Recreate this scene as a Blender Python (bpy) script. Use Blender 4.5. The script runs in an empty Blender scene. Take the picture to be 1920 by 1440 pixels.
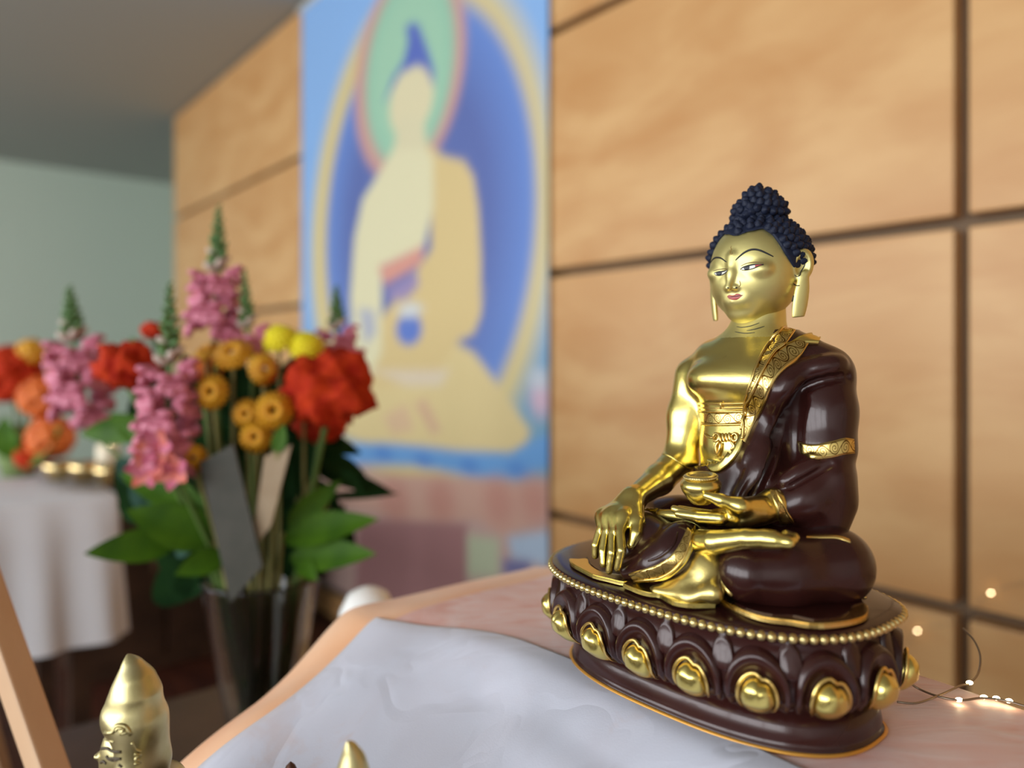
import bpy, bmesh, math, random
import numpy as np
from mathutils import Vector, Matrix
from mathutils.bvhtree import BVHTree

# ------------------------------------------------------------------ camera, light, exposure
H = 0.21                      # eye height above the altar table, metres
TZ = 0.78                     # altar table height
CZ = TZ + H
FPX, HZ = 1380.0, 670.0       # focal length and horizon of the 1920x1440 frame
sc = bpy.context.scene
COL = sc.collection
cam_d = bpy.data.cameras.new('camera'); cam = bpy.data.objects.new('camera', cam_d); COL.objects.link(cam)
cam.location = (0, 0, CZ); cam.rotation_euler = (math.pi/2, 0, 0)
cam_d.sensor_width = 36; cam_d.lens = FPX/1920*36; cam_d.shift_y = (HZ-720)/1920
cam_d.clip_start = .01
cam_d.dof.use_dof = True; cam_d.dof.focus_distance = 2.17*H; cam_d.dof.aperture_fstop = 2.5
sc.camera = cam
world = bpy.data.worlds.new('world'); sc.world = world; world.use_nodes = True
world.node_tree.nodes['Background'].inputs[0].default_value = (.75, .87, 1, 1)
world.node_tree.nodes['Background'].inputs[1].default_value = .9
sc.view_settings.view_transform = 'Standard'; sc.view_settings.look = 'None'
sc.view_settings.gamma = 1; sc.view_settings.exposure = -0.12
sc.view_settings.use_curve_mapping = False
sc.cycles.use_denoising = True
sc.cycles.max_bounces = 8; sc.cycles.diffuse_bounces = 4; sc.cycles.glossy_bounces = 4; sc.cycles.caustics_reflective = False; sc.cycles.caustics_refractive = False
sc.cycles.sample_clamp_indirect = 4

WYAW = math.radians(-50)      # direction of the panelled wall
WD = np.array([-math.cos(WYAW), -math.sin(WYAW), 0])   # along the wall, away from the camera
WN = np.array([-math.sin(WYAW), math.cos(WYAW), 0])    # towards the wall
WALL = 6.0                    # distance of the wall in eye heights
def W(t, n, z):               # wall frame -> world metres (z in eye heights from eye level)
    p = (WD*t + WN*n)*H
    return Vector((p[0], p[1], CZ + z*H))
WROT = math.atan2(-WD[1], -WD[0])   # local x runs towards the right of the picture, local y into the wall

def area(name, loc, rotm, sx, sy, power, col):
    l = bpy.data.lights.new(name, 'AREA'); l.shape = 'RECTANGLE'; l.size = sx; l.size_y = sy; l.energy = power; l.color = col
    o = bpy.data.objects.new(name, l); COL.objects.link(o); o.matrix_world = Matrix.Translation(loc) @ rotm
    return o
# daylight entering through the windows of the opposite wall
FARN = -17.0
WIN_T = (-7.5, -0.5, 6.5, 13.5, 21.5)     # window centres along the opposite wall
WIN_W, WIN_Z0, WIN_Z1 = 6.3, -2.0, 6.3
for k, t in enumerate(WIN_T):
    area('window_daylight', W(t, FARN-.35, (WIN_Z0+WIN_Z1)/2), Matrix.Rotation(WROT, 4, 'Z') @ Matrix.Rotation(math.radians(90), 4, 'X'),
         WIN_W*H, (WIN_Z1-WIN_Z0)*H, 62, (.95, .98, 1))

# ------------------------------------------------------------------ helpers
def link(o, parent=None):
    COL.objects.link(o)
    if parent: o.parent = parent
    return o
def tag(o, label, cat, group=None):
    o['label'] = label; o['category'] = cat
    if group: o['group'] = group
    return o
def struct(o): o['kind'] = 'structure'; return o
def empty(name, loc, rz=0, label=None, cat=None, group=None):
    o = bpy.data.objects.new(name, None); COL.objects.link(o); o.location = loc; o.rotation_euler = (0, 0, rz)
    o.empty_display_size = .02
    if label: tag(o, label, cat, group)
    return o
def obj(name, verts, faces, mat, parent=None, smooth=True, uvs=None, auto=None):
    me = bpy.data.meshes.new(name)
    me.from_pydata([tuple(map(float, v)) for v in verts], [], [tuple(map(int, f)) for f in faces]); me.update()
    if smooth: me.shade_smooth()
    if mat: me.materials.append(mat)
    if uvs is not None:
        uv = me.uv_layers.new(name='UVMap')
        li = np.empty(len(me.loops), dtype=np.int32); me.loops.foreach_get('vertex_index', li)
        uv.data.foreach_set('uv', np.asarray(uvs, dtype=np.float32)[li].ravel())
    return link(bpy.data.objects.new(name, me), parent)
def obj_me(name, me, parent=None):
    return link(bpy.data.objects.new(name, me), parent)
def bobj(name, bm, mat, parent=None, smooth=False):
    me = bpy.data.meshes.new(name); bm.to_mesh(me); bm.free()
    if smooth: me.shade_smooth()
    if mat: me.materials.append(mat)
    return link(bpy.data.objects.new(name, me), parent)
def box(bm, c, s, rot=None, bev=0):
    m = Matrix.Translation(c) @ (rot.to_4x4() if rot else Matrix()) @ Matrix.Diagonal((*s, 1))
    r = bmesh.ops.create_cube(bm, size=1, matrix=m)
    if bev:
        es = list({e for v in r['verts'] for e in v.link_edges})
        bmesh.ops.bevel(bm, geom=es, offset=bev, segments=2, affect='EDGES', profile=.6)
def lathe(prof, n=32, close=False):
    v, f = [], []
    for (r, z) in prof:
        for i in range(n):
            a = 2*math.pi*i/n; v.append((r*math.cos(a), r*math.sin(a), z))
    m = len(prof)
    for j in range(m-1):
        for i in range(n):
            f.append((j*n+i, j*n+(i+1) % n, (j+1)*n+(i+1) % n, (j+1)*n+i))
    if prof[0][0] > 1e-6: f.append(tuple(range(n))[::-1])
    if prof[-1][0] > 1e-6: f.append(tuple((m-1)*n+i for i in range(n)))
    return v, f
def frames(pts):
    pts = [Vector(p) for p in pts]; out = []
    up = Vector((0, 0, 1)); prev = None
    for i, p in enumerate(pts):
        t = (pts[min(i+1, len(pts)-1)]-pts[max(i-1, 0)]).normalized()
        if prev is None:
            a = up if abs(t.dot(up)) < .9 else Vector((1, 0, 0))
            n = t.cross(a).normalized()
        else:
            n = (prev - t*prev.dot(t)).normalized()
        prev = n; out.append((p, t, n, t.cross(n)))
    return out
def tube(pts, rad, n=8, cap=True, off=0):
    v, f = [], []; fr = frames(pts); m = len(fr)
    for j, (p, t, a, b) in enumerate(fr):
        r = rad[j] if hasattr(rad, '__len__') else rad
        for i in range(n):
            th = 2*math.pi*i/n; v.append(p + a*(r*math.cos(th)) + b*(r*math.sin(th)))
    for j in range(m-1):
        for i in range(n):
            f.append((off+j*n+i, off+(j+1)*n+i, off+(j+1)*n+(i+1) % n, off+j*n+(i+1) % n))
    if cap:
        f.append(tuple(off+i for i in range(n))); f.append(tuple(off+(m-1)*n+i for i in range(n))[::-1])
    return v, f
class MB:
    def __init__(s): s.v = []; s.f = []
    def add(s, v, f, M=None):
        o = len(s.v); s.v += [tuple(M @ Vector(p)) if M else tuple(p) for p in v]; s.f += [tuple(o+i for i in q) for q in f]; return s
    def build(s, name, mat, parent=None, smooth=True): return obj(name, s.v, s.f, mat, parent, smooth)
def spline(pts, n):
    P = np.array(pts, dtype=float); k = len(P); out = []
    for u in np.linspace(0, k-1, n):
        i = min(int(u), k-2); t = u-i
        p0, p1, p2, p3 = P[max(i-1, 0)], P[i], P[i+1], P[min(i+2, k-1)]
        out.append(.5*((2*p1)+(p2-p0)*t+(2*p0-5*p1+4*p2-p3)*t*t+(3*p1-p0-3*p2+p3)*t**3))
    return np.array(out)
def ico(sub=2, r=1.0):
    bm = bmesh.new(); bmesh.ops.create_icosphere(bm, subdivisions=sub, radius=r)
    v = [tuple(x.co) for x in bm.verts]; f = [[x.index for x in q.verts] for q in bm.faces]; bm.free(); return v, f

# ---- materials
def mat(name, col, rough=.5, metal=0., spec=None, coat=0., trans=0., sheen=0., sub=0., emit=None, estr=0., ior=None):
    m = bpy.data.materials.new(name); m.use_nodes = True; b = m.node_tree.nodes['Principled BSDF']
    b.inputs['Base Color'].default_value = (*col, 1); b.inputs['Roughness'].default_value = rough; b.inputs['Metallic'].default_value = metal
    if spec is not None: b.inputs['Specular IOR Level'].default_value = spec
    b.inputs['Coat Weight'].default_value = coat; b.inputs['Transmission Weight'].default_value = trans
    b.inputs['Sheen Weight'].default_value = sheen
    if ior: b.inputs['IOR'].default_value = ior
    if emit: b.inputs['Emission Color'].default_value = (*emit, 1); b.inputs['Emission Strength'].default_value = estr
    return m
class NT:
    def __init__(s, m): s.t = m.node_tree; s.b = s.t.nodes['Principled BSDF']; s.out = s.t.nodes['Material Output']
    def n(s, typ, **kw):
        x = s.t.nodes.new(typ)
        for k, v in kw.items(): setattr(x, k, v)
        return x
    def l(s, a, b): s.t.links.new(a, b)
    def math(s, op, a, b=None, c=None):
        x = s.t.nodes.new('ShaderNodeMath'); x.operation = op
        for i, q in enumerate((a, b, c)):
            if q is None: continue
            if isinstance(q, (int, float)): x.inputs[i].default_value = q
            else: s.l(q, x.inputs[i])
        return x.outputs[0]
    def ramp(s, fac, stops):
        x = s.t.nodes.new('ShaderNodeValToRGB'); e = x.color_ramp.elements
        while len(e) < len(stops): e.new(.5)
        for q, (p, c) in zip(e, stops): q.position = p; q.color = (*c, 1)
        s.l(fac, x.inputs[0]); return x.outputs[0]
    def noise(s, scale, detail=3, rough=.5, vec=None, dist=0):
        x = s.n('ShaderNodeTexNoise'); x.inputs['Scale'].default_value = scale; x.inputs['Detail'].default_value = detail
        x.inputs['Roughness'].default_value = rough; x.inputs['Distortion'].default_value = dist
        if vec is not None: s.l(vec, x.inputs['Vector'])
        return x.outputs['Fac']
    def obj(s, scale=(1, 1, 1)):
        tc = s.n('ShaderNodeTexCoord'); mp = s.n('ShaderNodeMapping'); mp.inputs['Scale'].default_value = scale
        s.l(tc.outputs['Object'], mp.inputs[0]); return mp.outputs[0]
    def bump(s, h, strength=.3, dist=.001):
        x = s.n('ShaderNodeBump'); x.inputs['Strength'].default_value = strength; x.inputs['Distance'].default_value = dist
        s.l(h, x.inputs['Height']); s.l(x.outputs[0], s.b.inputs['Normal']); return x
def noisy(name, c0, c1, scale, rough=.5, bump=0., bd=.001, vscale=(1, 1, 1), **kw):
    m = mat(name, c0, rough, **kw); t = NT(m); f = t.noise(scale, 4, .55, t.obj(vscale))
    t.l(t.ramp(f, [(.35, c0), (.65, c1)]), t.b.inputs['Base Color'])
    if bump: t.bump(f, bump, bd)
    return m

# ------------------------------------------------------------------ the room
M_wood = mat('plywood', (.62, .36, .15), .38, spec=.35)
t = NT(M_wood)
v = t.obj((.55, .55, 1.6)); n1 = t.noise(2.2, 3, .55, v, 1.8); wv = t.n('ShaderNodeTexNoise'); wv.inputs['Scale'].default_value = 5; wv.inputs['Detail'].default_value = 5
wv.inputs['Distortion'].default_value = 3.2; t.l(t.obj((.5, .5, 1.8)), wv.inputs['Vector'])
mixv = t.math('ADD', t.math('MULTIPLY', n1, .80), t.math('MULTIPLY', wv.outputs['Fac'], .20))
t.l(t.ramp(mixv, [(.36, (.55, .275, .098)), (.5, (.61, .335, .135)), (.64, (.68, .405, .175))]), t.b.inputs['Base Color'])
M_joint = mat('dark_joint', (.15, .09, .045), .7)
M_ceil = mat('grey_ceiling', (.40, .41, .385), .8)
M_sage = mat('sage_paint', (.60, .69, .585), .7)
M_white = mat('white_paint', (.8, .8, .77), .6)
M_floor = noisy('timber_floor', (.035, .009, .005), (.07, .019, .009), 6, .6, spec=.2, vscale=(1, 6, 1))

TEND, TNEAR, TFAR, NFAR = 21.9, -14.0, 30.5, 12.0
ZF, ZC = -CZ/H, 6.75                    # floor and ceiling in eye heights from eye level
def wbox(name, t0, t1, n0, n1, z0, z1, m, parent=None, bev=0):
    """a box in wall coordinates; the object's origin sits at its centre"""
    c = W((t0+t1)/2, (n0+n1)/2, (z0+z1)/2); bm = bmesh.new(); box(bm, (0, 0, 0), (abs(t1-t0)*H, abs(n1-n0)*H, abs(z1-z0)*H), bev=bev)
    o = bobj(name, bm, m, None); o.location = c; o.rotation_euler = (0, 0, WROT)
    if parent:
        bpy.context.view_layer.update(); o.parent = parent; o.matrix_parent_inverse = parent.matrix_world.inverted()
    return o
struct(wbox('floor', TNEAR, TFAR, FARN, NFAR, ZF-.3, ZF, M_floor))
struct(wbox('ceiling', TNEAR, TFAR, FARN, NFAR, ZC, ZC+.3, M_ceil))
struct(wbox('wall_left', TFAR, TFAR+.4, FARN, NFAR+.3, ZF-.3, ZC+.3, M_sage))
struct(wbox('wall_rear', TEND-.6, TFAR, NFAR, NFAR+.4, ZF-.3, ZC+.3, M_sage))
struct(wbox('wall_side', TEND-.6, TEND-.2, WALL+.5, NFAR, ZF-.3, ZC+.3, M_sage))
struct(wbox('wall_right', TNEAR-.4, TNEAR, FARN, WALL+.6, ZF-.3, ZC+.3, M_white))
wb = struct(wbox('wall_back', TNEAR, TEND, WALL+.18, WALL+.5, ZF-.3, ZC+.3, M_joint))
# plywood panels on the back wall, open joints between them
PH, PW = 2.87, 11.4
Z_J = 1.0                                # height of one horizontal joint above eye level
TJ = 2.02
zj = [Z_J + k*PH for k in range(-3, 4)]
zz = [ZF] + [z for z in zj if ZF+.2 < z < ZC-.2] + [ZC]
tt = [TNEAR] + [TJ + k*PW for k in range(-1, 3) if TNEAR+.2 < TJ+k*PW < TEND-.2] + [TEND]
g = .10
for i in range(len(tt)-1):
    for j in range(len(zz)-1):
        wbox('panel', tt[i]+g/2, tt[i+1]-g/2, WALL, WALL+.18, zz[j]+g/2, zz[j+1]-g/2, M_wood, wb, bev=.003)
# opposite wall: piers, sill and head around four windows
of = struct(wbox('wall_front', TNEAR, TFAR, FARN-.4, FARN, ZF-.3, WIN_Z0, M_white))
wbox('window_head', TNEAR, TFAR, FARN-.4, FARN, WIN_Z1, ZC+.3, M_white, of)
edges = [TNEAR] + [e for t_ in WIN_T for e in (t_-WIN_W/2, t_+WIN_W/2)] + [TFAR]
for i in range(0, len(edges), 2): wbox('pier', edges[i], edges[i+1], FARN-.4, FARN, WIN_Z0, WIN_Z1, M_white, of)
for k, t_ in enumerate(WIN_T):
    w = struct(wbox('window_%d' % (k+1), t_-.08, t_+.08, FARN-.25, FARN-.1, WIN_Z0, WIN_Z1, M_white))
    wbox('transom', t_-WIN_W/2, t_+WIN_W/2, FARN-.25, FARN-.1, 2.4, 2.6, M_white, w)

# ------------------------------------------------------------------ the seated statue
SYAW = math.radians(-48); SC = np.array([.630, 2.285, -1.0])
EX = np.array([math.cos(SYAW), math.sin(SYAW), 0]); EY = np.array([-math.sin(SYAW), math.cos(SYAW), 0]); EZ = np.array([0, 0, 1.])
SR = np.stack([EX, EY, EZ])              # rows: local axes in world
def P(px, py, ys):                       # picture ray met with the statue's depth plane -> local point (eye heights)
    r = np.array([(px-960)/FPX, 1, -(py-HZ)/FPX]); tt_ = (ys + SC @ EY)/(r @ EY)
    return SR @ (tt_*r - SC)
def Pz(px, py, z):
    r = np.array([(px-960)/FPX, 1, -(py-HZ)/FPX]); tt_ = (z + SC[2])/r[2]
    return SR @ (tt_*r - SC)
EYE = SR @ (-SC)
def ray(px, py):
    r = SR @ np.array([(px-960)/FPX, 1, -(py-HZ)/FPX]); return r/np.linalg.norm(r)

class SDF:
    def __init__(s, lo, hi, h):
        s.lo = np.array(lo, float); s.h = h; s.n = np.ceil((np.array(hi)-s.lo)/h).astype(int)+1
        s.ax = [(s.lo[i]+h*np.arange(s.n[i])).astype(np.float32) for i in range(3)]
        s.d = np.full(s.n, .3, np.float32)
    def win(s, lo, hi):
        a = np.clip(np.floor((np.array(lo)-s.lo)/s.h).astype(int), 0, s.n); b = np.clip(np.ceil((np.array(hi)-s.lo)/s.h).astype(int)+1, 0, s.n)
        sl = tuple(slice(a[i], b[i]) for i in range(3))
        return sl, s.ax[0][sl[0]][:, None, None], s.ax[1][sl[1]][None, :, None], s.ax[2][sl[2]][None, None, :]
    def put(s, sl, b, k, op):
        if b.size == 0: return
        a = s.d[sl]
        if op == 'sub': b = -b
        if k <= 0: s.d[sl] = np.minimum(a, b) if op == 'add' else np.maximum(a, b); return
        if op == 'add':
            h = np.clip(.5+.5*(b-a)/k, 0, 1); s.d[sl] = b+(a-b)*h-k*h*(1-h)
        else:
            h = np.clip(.5-.5*(b-a)/k, 0, 1); s.d[sl] = b+(a-b)*h+k*h*(1-h)
    def cone(s, a, b, ra, rb=None, k=.02, op='add', sy=1.0):
        rb = ra if rb is None else rb; a = np.array(a, float); b = np.array(b, float); m = max(ra, rb)+2*k+.03
        sl, x, y, z = s.win(np.minimum(a, b)-m, np.maximum(a, b)+m); ba = b-a; L = max(ba @ ba, 1e-9)
        t_ = np.clip(((x-a[0])*ba[0]+(y-a[1])*ba[1]+(z-a[2])*ba[2])/L, 0, 1)
        d = np.sqrt((x-a[0]-t_*ba[0])**2+(y-a[1]-t_*ba[1])**2+(z-a[2]-t_*ba[2])**2)-(ra+(rb-ra)*t_)
        s.put(sl, d, k, op); return s
    def chain(s, pts, rad, k=.02, op='add'):
        for i in range(len(pts)-1): s.cone(pts[i], pts[i+1], rad[i], rad[i+1], k, op)
        return s
    def ell(s, c, r, k=.02, op='add', rot=None):
        c = np.array(c, float); r = np.array(r, float); m = r.max()+2*k+.03
        sl, x, y, z = s.win(c-m, c+m); x, y, z = x-c[0], y-c[1], z-c[2]
        if rot is not None:
            R = np.array(rot.transposed()); x, y, z = (R[0, 0]*x+R[0, 1]*y+R[0, 2]*z, R[1, 0]*x+R[1, 1]*y+R[1, 2]*z, R[2, 0]*x+R[2, 1]*y+R[2, 2]*z)
        k0 = np.sqrt((x/r[0])**2+(y/r[1])**2+(z/r[2])**2); k1 = np.sqrt((x/r[0]**2)**2+(y/r[1]**2)**2+(z/r[2]**2)**2)+1e-6
        s.put(sl, (k0*(k0-1)/k1).astype(np.float32), k, op); return s
    def inter(s, fn):
        x, y, z = s.ax[0][:, None, None], s.ax[1][None, :, None], s.ax[2][None, None, :]
        s.d = np.maximum(s.d, fn(x, y, z).astype(np.float32)); return s
    def mesh(s, smooth=1):
        d = s.d; h = s.h; d = d.copy(); d[0] = d[-1] = .3; d[:, 0] = d[:, -1] = .3; d[:, :, 0] = d[:, :, -1] = .3
        sg = (d < 0); c = np.zeros(np.array(d.shape)-1, np.uint8)
        for i in (0, 1):
            for j in (0, 1):
                for k in (0, 1): c += sg[i:d.shape[0]-1+i, j:d.shape[1]-1+j, k:d.shape[2]-1+k]
        act = np.argwhere((c > 0) & (c < 8)); idx = -np.ones(c.shape, np.int32); idx[tuple(act.T)] = np.arange(len(act))
        cor = np.array([(i, j, k) for i in (0, 1) for j in (0, 1) for k in (0, 1)])
        val = np.stack([d[tuple((act+q).T)] for q in cor], 1); acc = np.zeros((len(act), 3)); cnt = np.zeros(len(act))
        for a in range(8):
            for b in range(a+1, 8):
                if abs(cor[a]-cor[b]).sum() != 1: continue
                va, vb = val[:, a], val[:, b]; m = (va < 0) != (vb < 0); t_ = va[m]/(va[m]-vb[m])
                acc[m] += cor[a]+t_[:, None]*(cor[b]-cor[a]); cnt[m] += 1
        V = s.lo+h*(act+acc/cnt[:, None]); F = []
        for ax in range(3):
            o1, o2 = [(1, 2), (2, 0), (0, 1)][ax]; lo = [slice(None)]*3; hi = [slice(None)]*3; lo[ax] = slice(0, -1); hi[ax] = slice(1, None)
            A, B = sg[tuple(lo)], sg[tuple(hi)]; e = np.argwhere(A != B); inside = A[tuple(e.T)]
            ok = (e[:, o1] > 0) & (e[:, o2] > 0) & (e[:, o1] < d.shape[o1]-1) & (e[:, o2] < d.shape[o2]-1); e, inside = e[ok], inside[ok]
            q = []
            for (u, w) in ((-1, -1), (0, -1), (0, 0), (-1, 0)):
                f = e.copy(); f[:, o1] += u; f[:, o2] += w; q.append(idx[tuple(f.T)])
            q = np.stack(q, 1); q[~inside] = q[~inside][:, ::-1]; F.append(q)
        F = np.concatenate(F)
        for _ in range(smooth):
            acc = np.zeros_like(V); cnt = np.zeros(len(V))
            for a, b in ((0, 1), (1, 2), (2, 3), (3, 0)):
                np.add.at(acc, F[:, a], V[F[:, b]]); np.add.at(acc, F[:, b], V[F[:, a]]); np.add.at(cnt, F[:, a], 1); np.add.at(cnt, F[:, b], 1)
            V = V*.5+.5*acc/np.maximum(cnt, 1)[:, None]
        return V, F
def npmesh(name, V, F, m, parent, scale=H):
    me = bpy.data.meshes.new(name); V = np.asarray(V)*scale
    me.vertices.add(len(V)); me.vertices.foreach_set('co', V.astype(np.float32).ravel())
    k = F.shape[1]; me.loops.add(F.size); me.loops.foreach_set('vertex_index', F.astype(np.int32).ravel())
    me.polygons.add(len(F)); me.polygons.foreach_set('loop_start', np.arange(0, F.size, k, dtype=np.int32))
    me.update(calc_edges=True); me.validate(); me.shade_smooth()
    if m: me.materials.append(m)
    return link(bpy.data.objects.new(name, me), parent)
def bvh(*VF):
    v, f, o = [], [], 0
    for V, F in VF:
        v += [tuple(p) for p in np.asarray(V)]; f += [tuple(int(i)+o for i in q) for q in F]; o = len(v)
    return BVHTree.FromPolygons(v, f)
def hit(tree, px, py):
    r = ray(px, py); a, n, i, d = tree.ray_cast(Vector(EYE), Vector(r))
    if a is None: return None, None
    if n.dot(Vector(r)) > 0: n = -n
    return a, n

# --- metals
def gold(name, col, rough, dirt=(.16, .09, .02), amt=.35, scale=30):
    m = mat(name, col, rough, 1.0); t = NT(m); v = t.obj(); f = t.noise(scale, 5, .6, v); f2 = t.noise(scale*6, 3, .6, v)
    x = t.math('ADD', t.math('MULTIPLY', f, .7), t.math('MULTIPLY', f2, .3))
    t.l(t.ramp(x, [(.22, dirt), (.22+amt*.45, col), (1, col)]), t.b.inputs['Base Color'])
    t.l(t.math('ADD', rough-.03, t.math('MULTIPLY', f, .08)), t.b.inputs['Roughness'])
    t.bump(f, .25, .0016); return m
M_gold = gold('polished_gold', (.75, .61, .19), .24)
M_goldface = gold('satin_gold', (.73, .635, .26), .46, amt=.05, scale=12)
M_satin2 = gold('rubbed_gold', (.70, .56, .20), .34, amt=.5, scale=40)
M_goldrim = gold('worn_gold', (.78, .55, .18), .25, amt=.3)
M_beads = mat('bead_gold', (.68, .54, .24), .3, 1.0)
M_brown = mat('dark_copper', (.075, .028, .026), .24, 0.1, spec=.42, coat=.10)
t = NT(M_brown); f = t.noise(9, 4, .6, t.obj())
t.l(t.ramp(f, [(.3, (.021, .0050, .0042)), (.7, (.042, .0110, .0085))]), t.b.inputs['Base Color']); t.bump(t.noise(18, 4, .55, t.obj()), .12, .0015)
M_hair = mat('blue_hair', (.0075, .0115, .030), .6, spec=.3)
M_eyewhite = mat('eye_white', (.80, .78, .70), .4)
M_ink = mat('dark_ink', (.012, .012, .016), .4)
M_iris = mat('grey_iris', (.05, .06, .055), .35)
M_red = mat('lip_red', (.42, .07, .06), .4)
M_pale = mat('pale_blue_line', (.62, .66, .55), .5)
# engraved scrolls, drawn from the strip's own coordinates
M_scroll = mat('engraved_gold', (.74, .52, .16), .27, 1.0)
t = NT(M_scroll); uvn = t.n('ShaderNodeUVMap'); uvn.uv_map = 'UVMap'; sp = t.n('ShaderNodeSeparateXYZ'); t.l(uvn.outputs[0], sp.inputs[0])
U, Vv = sp.outputs[0], sp.outputs[1]
fl = t.math('FLOOR', U); sgn = t.math('SUBTRACT', 1, t.math('MULTIPLY', t.math('MODULO', fl, 2), 2))
cx = t.math('SUBTRACT', t.math('FRACT', U), .5); cy = t.math('MULTIPLY', t.math('SUBTRACT', Vv, .5), sgn); cy = t.math('ADD', cy, .06)
rr_ = t.math('SQRT', t.math('ADD', t.math('MULTIPLY', cx, cx), t.math('MULTIPLY', cy, cy)))
th = t.math('DIVIDE', t.math('ARCTAN2', cy, cx), 2*math.pi)
sprl = t.math('ABSOLUTE', t.math('SUBTRACT', t.math('FRACT', t.math('ADD', th, t.math('MULTIPLY', rr_, 5.2))), .5))
line = t.math('LESS_THAN', sprl, .13)
vine = t.math('ABSOLUTE', t.math('SUBTRACT', t.math('SUBTRACT', Vv, .5), t.math('MULTIPLY', t.math('SINE', t.math('MULTIPLY', U, math.pi)), .33)))
line = t.math('MAXIMUM', t.math('MULTIPLY', line, t.math('LESS_THAN', rr_, .43)), t.math('LESS_THAN', vine, .045))
edge = t.math('ABSOLUTE', t.math('SUBTRACT', Vv, .5)); line = t.math('MULTIPLY', line, t.math('LESS_THAN', edge, .40))
line = t.math('MAXIMUM', line, t.math('MULTIPLY', t.math('GREATER_THAN', edge, .40), t.math('LESS_THAN', edge, .43)))
mx = t.n('ShaderNodeMix', data_type='RGBA'); t.l(line, mx.inputs['Factor']); mx.inputs['A'].default_value = (.76, .56, .19, 1); mx.inputs['B'].default_value = (.13, .062, .012, 1)
t.l(mx.outputs['Result'], t.b.inputs['Base Color']); t.bump(t.math('SUBTRACT', 1, line), .55, .0009)

root = empty('seated_statue', tuple(np.array([SC[0]*H, SC[1]*H, TZ])), SYAW,
             'gilded and dark brown seated figure statue with blue curled hair on a lotus pedestal', 'statue')

# ---- pedestal
NS = 2.6
LV = [(0.0, .484, .300), (.010, .490, .304), (.012, .482, .298), (.030, .486, .300), (.060, .480, .296), (.080, .470, .288), (.088, .445, .268), (.096, .440, .264),
      (.105, .462, .295), (.125, .494, .340), (.155, .515, .372), (.19, .520, .382), (.235, .514, .380), (.27, .506, .374), (.295, .503, .372), (.304, .508, .378),
      (.312, .530, .398), (.330, .530, .398), (.334, .526, .392), (.338, .50, .368), (.343, .45, .32), (.346, .2, .15)]
BB = .62                                  # the back is flatter than the front
def sup(a, b, th):
    c, s_ = np.cos(th), np.sin(th); x = a*np.sign(c)*abs(c)**(2/NS); y = b*np.sign(s_)*abs(s_)**(2/NS)
    return np.stack([x, np.where(y > 0, y*BB, y)], -1)
_th = np.linspace(0, 2*np.pi, 4001); _c = sup(.52, .385, _th); _arc = np.concatenate([[0], np.cumsum(np.linalg.norm(np.diff(_c, axis=0), axis=1))])
PERIM = _arc[-1]
def th_of(s_): return np.interp(np.mod(s_, PERIM), _arc, _th)
def ped(s_, z, off=0.):
    """point on the pedestal at arc position s_, height z, pushed out by off"""
    zs_ = np.array([l[0] for l in LV]); a = np.interp(z, zs_, [l[1] for l in LV]); b = np.interp(z, zs_, [l[2] for l in LV])
    th = th_of(s_); p = sup(a, b, th); q = sup(a, b, th+1e-3)-sup(a, b, th-1e-3); n = np.stack([q[..., 1], -q[..., 0]], -1); n /= np.linalg.norm(n, axis=-1, keepdims=True)+1e-9
    p = p+n*np.asarray(off)[..., None]
    return np.concatenate([p, np.broadcast_to(np.asarray(z, float)[..., None], p.shape[:-1]+(1,))], -1)
NA = 220
pv, pf = [], []
ss = np.arange(NA)/NA*PERIM
for (z, a, b) in LV: pv += [tuple(q)+(z,) for q in sup(a, b, th_of(ss))]
for j in range(len(LV)-1):
    for i in range(NA): pf.append((j*NA+i, j*NA+(i+1) % NA, (j+1)*NA+(i+1) % NA, (j+1)*NA+i))
pf.append(tuple((len(LV)-1)*NA+i for i in range(NA)))
pedestal = obj('pedestal', [Vector(q)*H for q in pv], pf, M_brown, root)
pedestal['label'] = 'dark brown oval lotus pedestal'
T_ped = BVHTree.FromPolygons([tuple(q) for q in pv], pf)
# gold line where the pedestal meets the cloth
rimv, rimf = [], []
for (z, o) in ((0.0, .0), (0.0, .012), (.006, .012), (.009, .002)): rimv += [tuple(q*H) for q in ped(ss, np.full(NA, z), np.full(NA, o))]
for j in range(3):
    for i in range(NA): rimf.append((j*NA+i, j*NA+(i+1) % NA, (j+1)*NA+(i+1) % NA, (j+1)*NA+i))
obj('foot_rim', rimv, rimf, mat('orange_gold', (.62, .30, .05), .4, .6), pedestal)
# beads
bme = bpy.data.meshes.new('bead'); v_, f_ = ico(2, .0118*H); bme.from_pydata(v_, [], f_); bme.shade_smooth(); bme.materials.append(M_beads)
NB = 118
ringA = ped(np.arange(NB)/NB*PERIM, np.full(NB, .3205), np.full(NB, .002))
for q in ringA:
    o = obj_me('bead', bme, pedestal); o.location = Vector(q)*H
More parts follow.
